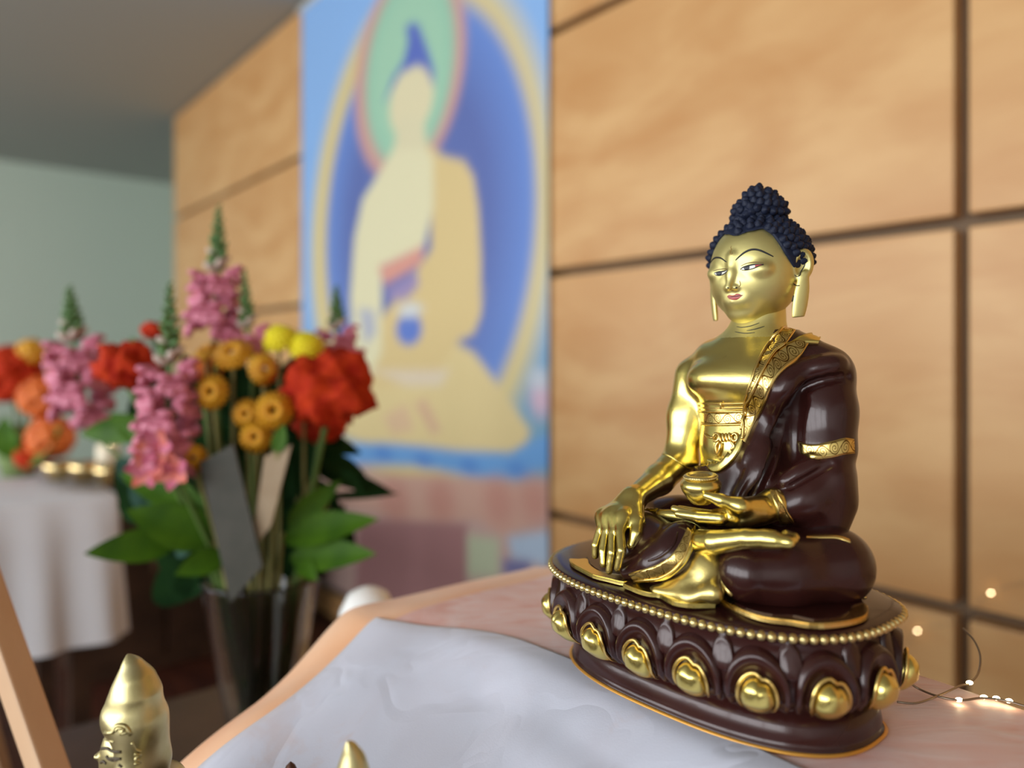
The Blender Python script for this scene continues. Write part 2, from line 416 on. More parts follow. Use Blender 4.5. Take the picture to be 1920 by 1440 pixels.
# petals
def boss_outline(u):                      # closed outline of the gold boss with a cusp near the top
    a = 2*math.pi*u - math.pi/2
    x = math.cos(a); y = math.sin(a); r = 1-.16*math.exp(-((math.degrees(a)-72)/12)**2)
    return x*r, y*r
def arch_pt(f):                            # outline of a petal: up one side, round the top, down the other
    if f < .22: return -.88-.12*math.sin(f/.22*math.pi/2), f/.22*.42
    if f > .78: x, y = arch_pt(1-f); return -x, y
    a = math.pi*(1-(f-.22)/.56); return math.cos(a), .42+.58*math.sin(a)**.92
def sm(x, a, b): k = max(0, min(1, (x-a)/(b-a))); return k*k*(3-2*k)
def petal(s0, wdt, main=True):
    nf, nr = 44, 16; V = []; hw = wdt/2
    zb, zt = (.094, .284) if main else (.205, .302)
    for j in range(nr):
        rho = 1-(1-j/(nr-1))**1.0
        for i in range(nf):
            x, y = arch_pt(i/(nf-1)); d = 1-rho                    # d: way in from the outline
            u = x*(1-d); v = y+(.10-y)*d
            if main: off = .024*sm(d, 0, .07)-.010*sm(d, .16, .24)-.006*sm(d, .24, .30)+.012*sm(d, .3, .8)
            else: off = .009*sm(d, 0, .12)+.004*sm(d, .1, .8)
            off *= .25+.75*sm(v, 0, .15)
            V.append(ped(np.array(s0+u*hw), np.array(zb+(zt-zb)*v), np.array(off)))
    F = [(j*nf+i, (j+1)*nf+i, (j+1)*nf+i+1, j*nf+i+1) for j in range(nr-1) for i in range(nf-1)]
    obj('lotus_petal', [Vector(p)*H for p in V], F, M_brown, pedestal)
    if not main: return
    bw, bz0, bz1 = hw*.55, .100, .226; zc_, zr = (bz0+bz1)/2, (bz1-bz0)/2; V = []; n, r = 36, 10
    def at(u, v, off): return ped(np.array(s0+u*bw), np.array(zc_+v*zr), np.array(off))
    for j in range(r+1):
        k = j/r
        for i in range(n):
            x, y = boss_outline(i/n); V.append(at(x*k*.93, y*k*.93-.03, .016+.036*math.sqrt(max(0, 1-k**2.6))))
    F = [(j*n+i, j*n+(i+1) % n, (j+1)*n+(i+1) % n, (j+1)*n+i) for j in range(r) for i in range(n)]
    obj('petal_boss', [Vector(p)*H for p in V], F, M_gold, pedestal)
    pts = [Vector(at(*[1.05*c for c in boss_outline(i/n)], .0250))*H for i in range(4, n-3)]
    v2, f2 = tube(pts, [.0052*H*(.45+.55*min(1, min(i, len(pts)-1-i)/6)) for i in range(len(pts))], 6)
    obj('boss_outline', v2, f2, M_goldrim, pedestal)
# petal spacing around the oval, front ones as seen
_pa = []
for (px_, py_) in ((1130, 1195), (1212, 1235), (1303, 1262), (1420, 1290), (1555, 1300)):
    q_, _ = hit(T_ped, px_, py_); th_ = _th[np.argmin(np.linalg.norm(_c-np.array([q_.x, q_.y])*1.0, axis=1))]; _pa.append(float(np.interp(th_, _th, _arc)))
print('petal arcs', _pa, np.diff(_pa), PERIM)
NP = 17; S0 = _pa[3]
for k in range(NP): petal(S0+(k+.5)*PERIM/NP, PERIM/NP*.36, False)
for k in range(NP): petal(S0+k*PERIM/NP, PERIM/NP*.96, True)

XM = .055

# ---- gold body: torso, right arm and hand, left hand, shin and foot (one skin)
def torso(S, o=0., k=.05):
    S.ell((XM, .115, .930), (.185+o, .130+o, .150+o), k)
    S.cone((XM-.135, .125, .985), (XM+.135, .125, .985), .068+o, .068+o, .06)
    S.ell((XM, .105, .80), (.150+o, .125+o, .150+o), k)
    S.ell((XM, .085, .715), (.142+o, .125+o, .10+o), k)
    S.ell((XM, .10, .60), (.165+o, .135+o, .12+o), k)
    S.cone((XM+.006, .145, 1.00), (XM+.006, .158, 1.15), .092+o, .080+o, .06)
G = SDF((-.40, -.44, .33), (.46, .30, 1.20), .0042)
torso(G)
G.ell((XM-.055, .050, .930), (.125, .092, .074), .018)   # broad chest with a crisp lower edge
G.ell((XM+.055, .050, .930), (.125, .092, .074), .05)
def gskin(S):
    # right arm reaching down
    S.chain([P(1302, 706, .12), P(1287, 780, .095), P(1276, 856, .06)], [.066, .057, .054], .04)
    S.chain([P(1276, 860, .06), P(1235, 900, -.06), P(1188, 934, -.20)], [.054, .047, .034], .02)
    a = [P(1188, 934, -.20), P(1165, 964, -.265)]
    for (px, py, ys) in ((1163, 998, -.320), (1150, 999, -.312), (1137, 998, -.302), (1126, 995, -.290)):
        S.chain([P(1186, 938, -.20), P(px+6, py-26, ys+.04), P(px, py, ys)], [.032, .025, .0140], .020)
    S.ell(P(1154, 974, -.268), (.040, .020, .042), .022)
    for fin in (((1163, 998, -.320), (1166, 1032, -.350), (1158, 1066, -.356)), ((1149, 999, -.314), (1148, 1036, -.345), (1142, 1071, -.352)),
                ((1136, 999, -.304), (1131, 1034, -.333), (1131, 1058, -.340)), ((1125, 995, -.292), (1117, 1022, -.315), (1116, 1042, -.318))):
        S.chain([P(*q) for q in fin], [.0138, .0134, .0108], .0025)
    S.chain([P(1190, 945, -.21), P(1195, 978, -.26), P(1193, 1000, -.285), P(1183, 1022, -.305)], [.030, .022, .018, .013], .010)
    # left hand held level in the lap
    S.chain([P(1462, 952, -.06), P(1425, 958, -.13), P(1385, 968, -.20)], [.037, .035, .030], .02)
    S.chain([P(1400, 964, -.17), P(1345, 969, -.225)], [.034, .023], .02)
    for fin in (((1350, 972, -.245), (1310, 969, -.262), (1271, 963, -.265)), ((1348, 972, -.215), (1300, 966, -.232), (1264, 954, -.235)),
                ((1350, 970, -.19), (1300, 962, -.20), (1275, 954, -.205))):
        S.chain([P(*q) for q in fin], [.0190, .0155, .0110], .004)
    S.chain([P(1420, 950, -.15), P(1388, 950, -.215), P(1352, 938, -.248), P(1325, 929, -.262)], [.030, .024, .016, .0115], .012)
    # shin and upturned foot
    S.chain([P(1298, 1019, -.24), P(1340, 1017, -.275), P(1400, 1010, -.275), P(1450, 1012, -.262)], [.040, .033, .025, .022], .004)
    S.chain([P(1435, 1010, -.268), P(1478, 1017, -.252)], [.022, .016], .01)
    for i, (px, py, ys) in enumerate(((1484, 1018, -.252), (1490, 1012, -.235), (1492, 1008, -.215), (1490, 1005, -.195))):
        S.cone(P(px-16, py-2, ys), P(px, py, ys), .013, .010, .003)
    S.cone(P(1450, 946, -.078), P(1437, 952, -.10), .047, .043, .004)     # rolled inner cuff
    # other foot lying behind the hand
    S.chain([P(1325, 972, -.15), P(1240, 966, -.16)], [.026, .018], .01)
    for px in (1206, 1214, 1222, 1230): S.cone(P(px+8, 962, -.15), P(px, 958, -.15), .012, .010, .003)
gskin(G)
GV, GF = G.mesh(1)
body = npmesh('body', GV, GF, M_gold, root); body.data.materials.append(M_goldface)
body.data.polygons.foreach_set('material_index', (GV[GF].mean(1)[:, 2] > 1.062).astype(np.int32)); body['label'] = 'polished gold torso, arms and foot'
T_body = bvh((GV, GF))

# ---- legs under the robe
LG = SDF((-.52, -.46, .30), (.56, .34, .62), .0045)
LG.chain([(0, .10, .44), (-.16, .04, .435), (-.30, -.03, .43)], [.10, .10, .088], .04)
LG.chain([(-.30, -.05, .430), (-.12, -.20, .432), (.06, -.235, .435)], [.092, .088, .078], .04)
LG.chain([(.10, .10, .44), (.27, .06, .44), (.375, .0, .435)], [.10, .105, .095], .04)
LG.chain([(.375, -.02, .432), (.30, -.15, .430), (.245, -.225, .43)], [.096, .092, .080], .04)
LG.chain([P(1283, 1015, -.245), P(1264, 1042, -.28), P(1228, 1060, -.30), P(1178, 1070, -.31)], [.055, .052, .042, .026], .04)
LG.ell((XM, .02, .43), (.22, .17, .075), .04)
LG.inter(lambda x, y, z: (.338-z)+0*x+0*y)
LV_, LF_ = LG.mesh(1)
legs = npmesh('leg_robe', LV_, LF_, M_brown, root)
T_leg = bvh((LV_, LF_)); T_leg_body = bvh((LV_, LF_), (GV, GF))

# ---- upper robe: left shoulder, sleeve and the drape across the chest
edge_px = [(1480, 622), (1456, 645), (1436, 675), (1418, 710), (1406, 750), (1400, 790), (1394, 822), (1386, 845)]
ed = [hit(T_body, *q)[0] for q in edge_px]
ez = np.array([p.z for p in ed if p]); exx = np.array([p.x for p in ed if p]); o_ = np.argsort(ez); ez, exx = ez[o_], exx[o_]
ez = np.concatenate([[.40, ez[0]-.075, ez[0]-.045], ez]); exx = np.concatenate([[-.12, -.10, exx[0]-.06], exx])
ROBE = SDF((-.24, -.30, .40), (.50, .36, 1.14), .0045)
torso(ROBE, .016)
ROBE.ell((XM+.02, .15, .86), (.20, .135, .24), .05)
for sx in (1,): ROBE.ell((XM+sx*.080, .035, .925), (.118, .090, .085), .03)
def cut(x, y, z):
    xb = np.interp(np.broadcast_to(z, z.shape).ravel(), ez, exx).reshape(z.shape)
    w_ = np.clip((y-.10)/.10, 0, 1); b_ = xb*(1-w_)+(-.13)*w_
    neck = .088-np.sqrt((x-XM)**2+(y-.135)**2)+np.clip((1.03-z), 0, 1)*3
    return np.maximum(b_-x, np.where(z > 1.0, neck, -1))
ROBE.inter(cut)
ROBE.chain([P(1510, 680, .15), P(1540, 705, .15), P(1546, 770, .125), P(1548, 838, .10)], [.075, .088, .086, .086], .03)
ROBE.inter(lambda x, y, z: np.maximum(z-1.085, -1)+0*x+0*y)
hem_z = P(1548, 846, .02)[2]
ROBE.chain([P(1548, 840, .10), P(1545, 890, .09), P(1532, 940, .06)], [.076, .080, .078], .012)
ROBE.chain([P(1545, 900, .06), P(1505, 935, .0), P(1462, 952, -.055)], [.080, .070, .052], .03)
ROBE.chain([P(1555, 940, .08), P(1540, 985, .05)], [.075, .070], .03)
ROBE.chain([P(1430, 890, .02), P(1400, 940, .0)], [.09, .09], .05)
ROBE.ell((XM+.04, .13, .58), (.19, .15, .14), .05)
# soft folds falling from the shoulder
V0, F0 = ROBE.mesh(1); T0 = bvh((V0, F0))
def fold(pxs, r, depth, k):
    pts = spline(pxs, 16); q = [hit(T0, *p) for p in pts]; c = [np.array(a)+np.array(n)*depth for a, n in q if a is not None]
    if len(c) > 1: ROBE.chain(c, [r*(.45+.55*math.sin(math.pi*min(1, max(0, (i+1)/(len(c)+1))))) for i in range(len(c))], k)
def groove(pxs, r, depth, k):
    pts = spline(pxs, 16); q = [hit(T0, *p) for p in pts]; c = [np.array(a)+np.array(n)*depth for a, n in q if a is not None]
    if len(c) > 1: ROBE.chain(c, [r]*len(c), k, 'sub')
fold([(1578, 678), (1535, 688), (1490, 705), (1455, 755), (1432, 815), (1402, 868)], .022, -.006, .030)
groove([(1592, 706), (1535, 716), (1494, 738), (1462, 785), (1436, 840), (1412, 880)], .010, .001, .014)
groove([(1496, 750), (1490, 800), (1490, 855), (1468, 905)], .010, .007, .035)
fold([(1440, 835), (1420, 890), (1388, 940)], .018, -.006, .030)
groove([(1462, 800), (1440, 870), (1408, 935)], .006, .003, .020)
fold([(1525, 868), (1500, 885), (1468, 905)], .016, -.002, .02)
groove([(1560, 870), (1520, 893), (1480, 915)], .005, .001, .010)
ROBE.inter(lambda x, y, z: (.42-z)+0*x+0*y)
RV, RF = ROBE.mesh(1)
robe = npmesh('robe', RV, RF, M_brown, root); robe['label'] = 'dark brown robe over the left shoulder and arm'
T_robe = bvh((RV, RF)); T_all = bvh((RV, RF), (GV, GF), (LV_, LF_))

# ---- head
HC = np.array([XM, .150, 1.29]); TILT = math.radians(7)
HD = SDF((-.19, -.25, -.24), (.19, .19, .20), .0027)      # head frame, face towards -y
HD.ell((0, .012, .004), (.141, .156, .142), .02)
HD.ell((0, -.034, -.066), (.118, .110, .106), .06)
HD.ell((0, -.104, -.143), (.036, .028, .024), .05)         # chin
for sx in (-1, 1):
    HD.ell((sx*.066, -.183, -.002), (.050, .036, .022), .034, 'sub')           # eye hollows
    HD.ell((sx*.062, -.104, -.012), (.046, .036, .027), .014)                  # full upper lids
HD.chain([(0, -.136, .034), (0, -.153, -.015), (0, -.172, -.058)], [.011, .0075, .0098], .018)
for sx in (-1, 1): HD.ell((sx*.0135, -.150, -.060), (.0105, .013, .0085), .010)  # nostril wings
HD.ell((0, -.132, -.098), (.036, .020, .020), .025)
HD.chain([(-.026, -.136, -.092), (-.010, -.146, -.0885), (.010, -.146, -.0885), (.026, -.136, -.092)], [.004, .0062, .0062, .004], .006)
HD.chain([(-.022, -.136, -.099), (0, -.145, -.1015), (.022, -.136, -.099)], [.004, .0072, .004], .006)
for sx in (-1, 1):                          # long ears
    Re = Matrix.Rotation(sx*math.radians(-40), 3, 'Z') @ Matrix.Rotation(math.radians(-12), 3, 'X')
    HD.chain([(sx*.136, .006, .0), (sx*.120, .01, -.01)], [.03, .04], .02)
    HD.ell((sx*.154, -.002, -.010), (.014, .034, .050), .008, rot=Re)
    HD.ell((sx*.160, -.013, -.013), (.012, .020, .034), .005, 'sub', rot=Re)
    HD.ell((sx*.150, -.020, -.112), (.010, .024, .088), .008, rot=Re)
HD.inter(lambda x, y, z: (-.166-z)*1.0+np.where((abs(x) > .125), 0, -1)+0*y)
def headframe(V):
    c, s_ = math.cos(TILT), math.sin(TILT); V = np.asarray(V); y, z = V[:, 1], V[:, 2]
    return np.stack([V[:, 0], c*y-s_*z*-1*-1, s_*y+c*z], 1)*1.0+HC
HV, HF = HD.mesh(1); HV = headframe(HV)
head = npmesh('head', HV, HF, M_goldface, root); head['label'] = 'satin gold face with lowered eyes and long ears'
T_head = bvh((HV, HF))
# hair cap and topknot
hl = [(-180, -.02), (-120, -.02), (-77, -.018), (-66, .030), (-57, .088), (-46, .110), (-20, .106), (0, .096), (20, .106), (46, .110), (57, .088), (66, .030), (77, -.018), (120, -.02), (180, -.02)]
HA = SDF((-.19, -.21, -.10), (.19, .21, .30), .004)
HA.ell((0, .020, .006), (.153, .165, .151), .01)
HA.inter(lambda x, y, z: (np.interp(np.degrees(np.arctan2(x+0*y, -y+0*x)), [a for a, b in hl], [b for a, b in hl])-z)*.8)
HA.ell((0, .040, .168), (.080, .082, .052), .012); HA.ell((0, .042, .205), (.052, .053, .038), .012); HA.ell((0, .042, .232), (.022, .022, .018), .008)
AV, AF = HA.mesh(1); T_ha = bvh((AV, AF))
hair = npmesh('hair', headframe(AV), AF, M_hair, root); hair['label'] = 'dark blue curled hair with a topknot'
# snail curls
cv, cf = [], []
n_ = 9
for j, (r, z) in enumerate(((1.0, -.25), (1.0, .12), (.86, .45), (.70, .50), (.62, .78), (.42, .82), (.34, 1.02), (.0, 1.08))):
    for i in range(n_): a = 2*math.pi*(i+j*.35)/n_; cv.append((r*math.cos(a), r*math.sin(a), z))
for j in range(7):
    for i in range(n_): cf.append((j*n_+i, j*n_+(i+1) % n_, (j+1)*n_+(i+1) % n_, (j+1)*n_+i))
cme = bpy.data.meshes.new('curl'); cme.from_pydata([tuple(Vector(p)*.0140*H) for p in cv], [], cf); cme.shade_smooth(); cme.materials.append(M_hair)
random.seed(3); done = []
TR = Matrix.Rotation(TILT, 3, 'X')
for k in range(900):
    z = 1-2*(k+.5)/900; a = k*2.399963; d = Vector((math.sqrt(1-z*z)*math.cos(a), math.sqrt(1-z*z)*math.sin(a), z))
    for o0 in (Vector((0, .02, .02)), Vector((0, .04, .16))):
        p, nn, _, _ = T_ha.ray_cast(o0+d*.5, -d)
        if p is None: continue
        if nn.dot(d) < 0: nn = -nn
        th_ = math.degrees(math.atan2(p.x, -p.y)); lim = np.interp(th_, [a_ for a_, b_ in hl], [b_ for a_, b_ in hl])
        if p.z < lim+.008 or (abs(p.x) > .14 and p.z < 0): continue
        rad = .0182 if p.z < .17 else .0195
        if any((p-q).length < rad for q in done): continue
        done.append(p)
        c = obj_me('curl', cme, hair); c.location = Vector(headframe(np.array([p]))[0])*H
        c.rotation_mode = 'QUATERNION'; c.rotation_quaternion = (TR @ nn).to_track_quat('Z', 'Y')
print('curls', len(done))

# ---- trim, laid on the cast surfaces
def lay(tree, pts, off):
    q = [hit(tree, *p) for p in pts]; last = None; out = []
    for a, n in q:
        if a is not None: last = (a, n)
        out.append(last)
    nxt = next((x for x in out if x), None); out = [x or nxt for x in out]
    return [(Vector(a)+Vector(n)*off, Vector(n)) for a, n in out]
def ribbon(name, tree, left, right, m, n=40, w=6, off=.004, th=.006, parent=root, cells=None):
    L, R = spline(left, n), spline(right, n); rows = []
    for a, b in zip(L, R): rows.append(lay(tree, [a+(b-a)*k/(w-1) for k in range(w)], off))
    mid = [r[w//2][0] for r in rows]; cum = [0]
    for i in range(1, n): cum.append(cum[-1]+(mid[i]-mid[i-1]).length)
    wid = sum((r[0][0]-r[-1][0]).length for r in rows)/n; V, UV = [], []
    for i, r in enumerate(rows):
        e = [r[0][0]-r[0][1]*th]+[x[0] for x in r]+[r[-1][0]-r[-1][1]*th]
        for k, p in enumerate(e): V.append(p*H); UV.append((1.3*cum[i]/max(wid, 1e-4), min(1, max(0, (k-1)/(w-1)))))
    W_ = w+2; F = [(i*W_+k, i*W_+k+1, (i+1)*W_+k+1, (i+1)*W_+k) for i in range(n-1) for k in range(W_-1)]
    return obj(name, V, F, m, parent, uvs=UV)
def line_(name, tree, pts, r, m, parent=root, n=24, off=.0, taper=True, raw=False):
    q = lay(tree, spline(pts, n), off); P_ = [a*H for a, b in q]
    rad = [r*H*(.35+.65*math.sin(math.pi*(i+.5)/n)**.6 if taper else 1) for i in range(n)]
    v, f = tube(P_, rad, 6); return obj(name, v, f, m, parent)
def patch(name, tree, up, lo, m, n=18, w=5, off=.0016, parent=root):
    return ribbon(name, tree, up, lo, m, n, w, off, .002, parent)
GS = lambda L, sx, ox, oy: [(ox+x*sx, oy+y*sx) for x, y in L]
T_rb = bvh((RV, RF), (GV, GF))
collar = ribbon('collar_band', T_rb, [(1470, 614), (1443, 642), (1429, 665), (1418, 690), (1410, 713), (1402, 736), (1397, 754), (1395, 777), (1390, 807), (1388, 824)],
       [(1491, 621), (1472, 648), (1456, 662), (1443, 681), (1431, 702), (1420, 725), (1409, 748), (1402, 771), (1397, 795), (1393, 826)], M_scroll, 48, 6, .006, .010)
T2 = T_rb
ribbon('shawl_band', T2, [(1497, 640), (1472, 648), (1454, 662), (1441, 680), (1429, 701), (1418, 724), (1407, 747), (1400, 770), (1396, 800), (1394, 826)],
       [(1514, 648), (1497, 674), (1476, 689), (1459, 706), (1446, 729), (1437, 752), (1428, 772), (1416, 793), (1404, 818), (1398, 830)], M_scroll, 48, 6, .011, .014)
ribbon('shawl_lining', T2, [(1476, 648), (1500, 634), (1522, 629), (1536, 637)], [(1480, 652), (1504, 645), (1518, 645), (1534, 645)], M_gold, 20, 5, .010, .012)
line_('collar_edge', T_rb, [(1470, 614), (1443, 642), (1429, 665), (1418, 690), (1410, 713), (1402, 736), (1397, 754), (1395, 777), (1390, 807)], .0045, M_goldrim, n=36, off=.006, taper=False)
line_('shawl_edge', T2, [(1472, 648), (1454, 662), (1441, 680), (1429, 701), (1418, 724), (1407, 747), (1400, 770), (1396, 800), (1394, 826)], .0045, M_goldrim, n=36, off=.013, taper=False)
ribbon('robe_lip', T_rb, [(1389, 815), (1380, 838), (1368, 853), (1350, 864), (1332, 860)], [(1396, 822), (1386, 850), (1366, 875), (1342, 887), (1327, 868)], M_gold, 24, 6, .012, .02)
for y0, y1 in ((755, 758), (763, 766)):
    ribbon('waist_cord', T_body, [(1311, y0), (1352, y0+1), (1399, y0-1)], [(1311, y1), (1352, y1+1), (1399, y1-1)], M_goldrim, 24, 4, .005, .008)
line_('waist_cord', T_body, [(1353, 754), (1354, 760), (1353, 767)], .003, M_goldrim, n=6, off=.006)
ribbon('belt', T_body, [(1310, 771), (1350, 773), (1396, 771)], [(1318, 794), (1352, 797), (1392, 794)], M_scroll, 30, 6, .004, .008)
for yy in (771, 796): line_('belt_edge', T_body, [(1310 if yy < 780 else 1318, yy), (1352, yy+1), (1395, yy)], .0035, M_goldrim, n=20, off=.005, taper=False)
knot = line_('belt_knot', T_body, [(1322, 813), (1332, 820), (1342, 821)], .004, M_goldrim, n=10, off=.005)
for pts in ([(1340, 822), (1344, 814), (1351, 816), (1350, 825), (1343, 828), (1340, 822)], [(1373, 818), (1379, 813), (1384, 818), (1382, 827), (1375, 826), (1373, 818)],
            [(1351, 814), (1354, 829)], [(1357, 813), (1360, 829)], [(1363, 813), (1366, 828)], [(1369, 812), (1371, 827)],
            [(1350, 828), (1345, 838), (1347, 852)], [(1354, 830), (1352, 842), (1348, 856)], [(1372, 828), (1378, 836), (1372, 844)]):
    line_('knot_loop', T_body, pts, .0055, M_goldrim, knot, n=12, off=.007)
ribbon('sleeve_band', T_robe, [(1499, 827), (1512, 832), (1532, 833), (1558, 828), (1580, 822), (1596, 824)], [(1505, 848), (1516, 857), (1537, 861), (1562, 858), (1578, 853), (1597, 849)], M_scroll, 34, 7, .010, .016)
ribbon('cuff_band', T_rb, [(1444, 921), (1449, 936), (1456, 953), (1459, 971), (1463, 982)], [(1454, 921), (1463, 939), (1474, 959), (1488, 978)][:4], M_scroll, 24, 6, .005, .010)
line_('cuff_edge', T_rb, [(1454, 921), (1463, 939), (1474, 959), (1488, 978)], .0035, M_goldrim, n=16, off=.005, taper=False)
line_('sleeve_hem', T_body, [(1242, 851), (1256, 855), (1272, 866), (1290, 878), (1304, 878)], .0030, M_gold, n=16, off=.0, taper=False)
T_lp = bvh((LV_, LF_), (np.array(pv), [f for f in pf if len(f) == 4]))
hem_in = [(1288, 993), (1276, 1018), (1262, 1038), (1239, 1055), (1210, 1066), (1182, 1074)]
hem_mid = [(1294, 998), (1288, 1029), (1276, 1052), (1259, 1069), (1233, 1081), (1192, 1085)]
hem_out = [(1303, 986), (1301, 1018), (1291, 1044), (1274, 1066), (1246, 1084), (1196, 1089)]
ribbon('leg_hem', T_lp, hem_in, hem_mid, M_scroll, 40, 6, .010, .016)
ribbon('leg_hem_lip', T_lp, hem_mid, hem_out, M_gold, 40, 5, .008, .014)
line_('leg_hem_edge', T_lp, hem_mid, .0035, M_goldrim, n=30, off=.010, taper=False)
line_('leg_fold', T_lp, [(1270, 998), (1262, 1020), (1240, 1042), (1215, 1052)], .006, M_brown, n=20, off=-.001)
ribbon('knee_band', T_lp, [(1336, 1034), (1334, 1070), (1334, 1098), (1344, 1120)], [(1356, 1030), (1347, 1058), (1353, 1090), (1374, 1116)], M_scroll, 24, 6, .005, .01)
ribbon('thigh_hem', T_all, [(1512, 1004), (1540, 1003), (1570, 1004), (1592, 1012)], [(1512, 1008), (1540, 1009), (1570, 1010), (1594, 1018)], M_goldrim, 20, 4, .003, .008)
# gold robe edge seen behind the bare shoulder and behind the left knee
for pts, r in (([P(1318, 672, .19), P(1296, 690, .205), P(1278, 712, .20), P(1270, 738, .185), P(1268, 760, .17)], .010),
               ([P(1585, 1000, .10), P(1596, 1020, .09), P(1603, 1050, .07), P(1604, 1085, .06), P(1600, 1120, .06), P(1612, 1128, .06), P(1622, 1118, .07)], .007)):
    v_, f_ = tube([Vector(q)*H for q in spline(pts, 24)], r*H, 8); obj('robe_edge', v_, f_, M_goldrim, root)
# cloth lying on the pedestal
def plate(name, px, z, th, m, bev=.004):
    pts = [Pz(x, y, z) for x, y in px]; bm = bmesh.new(); vs = [bm.verts.new(Vector((p[0], p[1], z+th/2))*H) for p in pts]; f = bm.faces.new(vs)
    if f.normal.z < 0: f.normal_flip()
    bmesh.ops.triangulate(bm, faces=[f])
    geo = bmesh.ops.extrude_face_region(bm, geom=bm.faces[:]); bmesh.ops.translate(bm, vec=(0, 0, -th*H), verts=[g for g in geo['geom'] if isinstance(g, bmesh.types.BMVert)])
    bmesh.ops.recalc_face_normals(bm, faces=bm.faces[:])
    es = [e for e in bm.edges if e.calc_face_angle(0) > .9 and min(v.co.z for v in e.verts) > (z+th/4)*H]
    if bev: bmesh.ops.bevel(bm, geom=es, offset=bev*H, segments=2, affect='EDGES', clamp_overlap=True)
    return bobj(name, bm, m, root)
def sp2(pts, n): return [tuple(q) for q in spline(pts, n)]
plate('skirt_flap', sp2([(1067, 1050), (1072, 1059), (1095, 1072), (1114, 1081), (1142, 1088), (1168, 1094), (1194, 1093)], 20)+sp2([(1195, 1085), (1150, 1079), (1122, 1072), (1106, 1061), (1104, 1053), (1098, 1050), (1084, 1051)], 16), .349, .012, M_gold)
plate('skirt_cloth', sp2([(1106, 1061), (1122, 1072), (1150, 1079), (1195, 1085)], 10)+[(1215, 1050), (1150, 1030), (1105, 1030), (1099, 1046)], .351, .012, M_brown)
plate('apron_cloth', sp2([(1168, 1098), (1198, 1110), (1218, 1115), (1236, 1117), (1252, 1126), (1267, 1132), (1297, 1136), (1341, 1136)], 24)+[(1350, 1118), (1335, 1085), (1315, 1050), (1250, 1070), (1190, 1085)], .350, .012, M_gold)
plate('knee_hem', sp2([(1344, 1123), (1361, 1133), (1382, 1144), (1413, 1156), (1444, 1163), (1486, 1168), (1517, 1173), (1548, 1174), (1590, 1169), (1621, 1160), (1629, 1150), (1627, 1138)], 36)+
      sp2([(1619, 1133), (1600, 1140), (1590, 1152), (1573, 1161), (1527, 1166), (1486, 1158), (1444, 1156), (1402, 1146), (1381, 1134), (1384, 1122), (1365, 1121)], 30), .349, .012, M_goldrim)
plate('knee_cloth', sp2([(1384, 1122), (1381, 1134), (1402, 1146), (1444, 1156), (1486, 1158), (1527, 1166), (1573, 1161), (1590, 1152), (1600, 1140), (1619, 1133)], 30)+[(1600, 1100), (1500, 1080), (1400, 1090)], .352, .012, M_brown)
AP = SDF((-.10, -.42, .335), (.36, -.10, .52), .004)      # gathered gold cloth between the legs
AP.chain([P(1330, 1030, -.225), P(1328, 1066, -.265), P(1338, 1114, -.32)], [.036, .036, .022], .04)
AP.chain([P(1328, 1066, -.265), P(1290, 1100, -.315), P(1225, 1105, -.33)], [.034, .022, .010], .04)
AP.chain([P(1338, 1110, -.325), P(1290, 1122, -.345), P(1230, 1110, -.345)], [.016, .012, .008], .03)
AP.chain([P(1306, 1056, -.288), P(1304, 1072, -.303), P(1282, 1086, -.316), P(1246, 1093, -.325)], [.010, .012, .010, .004], .012)
AP.inter(lambda x, y, z: (.346-z)+0*x+0*y)
av_, af_ = AP.mesh(1); npmesh('apron', av_, af_, M_satin2, root)

# ---- alms bowl resting on the open hand
BP = P(1316, 943, -.215)
bowl = obj('alms_bowl', *(lambda vf: ([Vector(p)*H for p in vf[0]], vf[1]))(lathe([(.0, 0), (.026, 0), (.030, .003), (.042, .018), (.053, .036), (.0570, .049), (.0555, .059), (.049, .067), (.042, .071), (.038, .073)], 40)), M_gold, root)
bowl.location = Vector(BP)*H; bowl.rotation_euler = (math.radians(5), 0, 0)
v_, f_ = lathe([(.038, .071), (.044, .072), (.0465, .076), (.044, .080), (.040, .082), (.035, .082), (.032, .078)], 48); obj('bowl_rim', [Vector(p)*H for p in v_], f_, M_beads, bowl)
v_, f_ = lathe([(.0, .0805), (.02, .080), (.034, .077)], 32); obj('bowl_contents', [Vector(p)*H for p in v_], f_, noisy('bowl_fill', (.40, .28, .10), (.16, .10, .03), 900, .5, metal=.8, bump=.6), bowl)
rb = bpy.data.meshes.new('rim_bead'); q_ = ico(1, .0028*H); rb.from_pydata(q_[0], [], q_[1]); rb.shade_smooth(); rb.materials.append(M_beads)
for k in range(44):
    o = obj_me('rim_bead', rb, bowl); a = 2*math.pi*k/44; o.location = Vector((.0460*math.cos(a), .0460*math.sin(a), .0755))*H

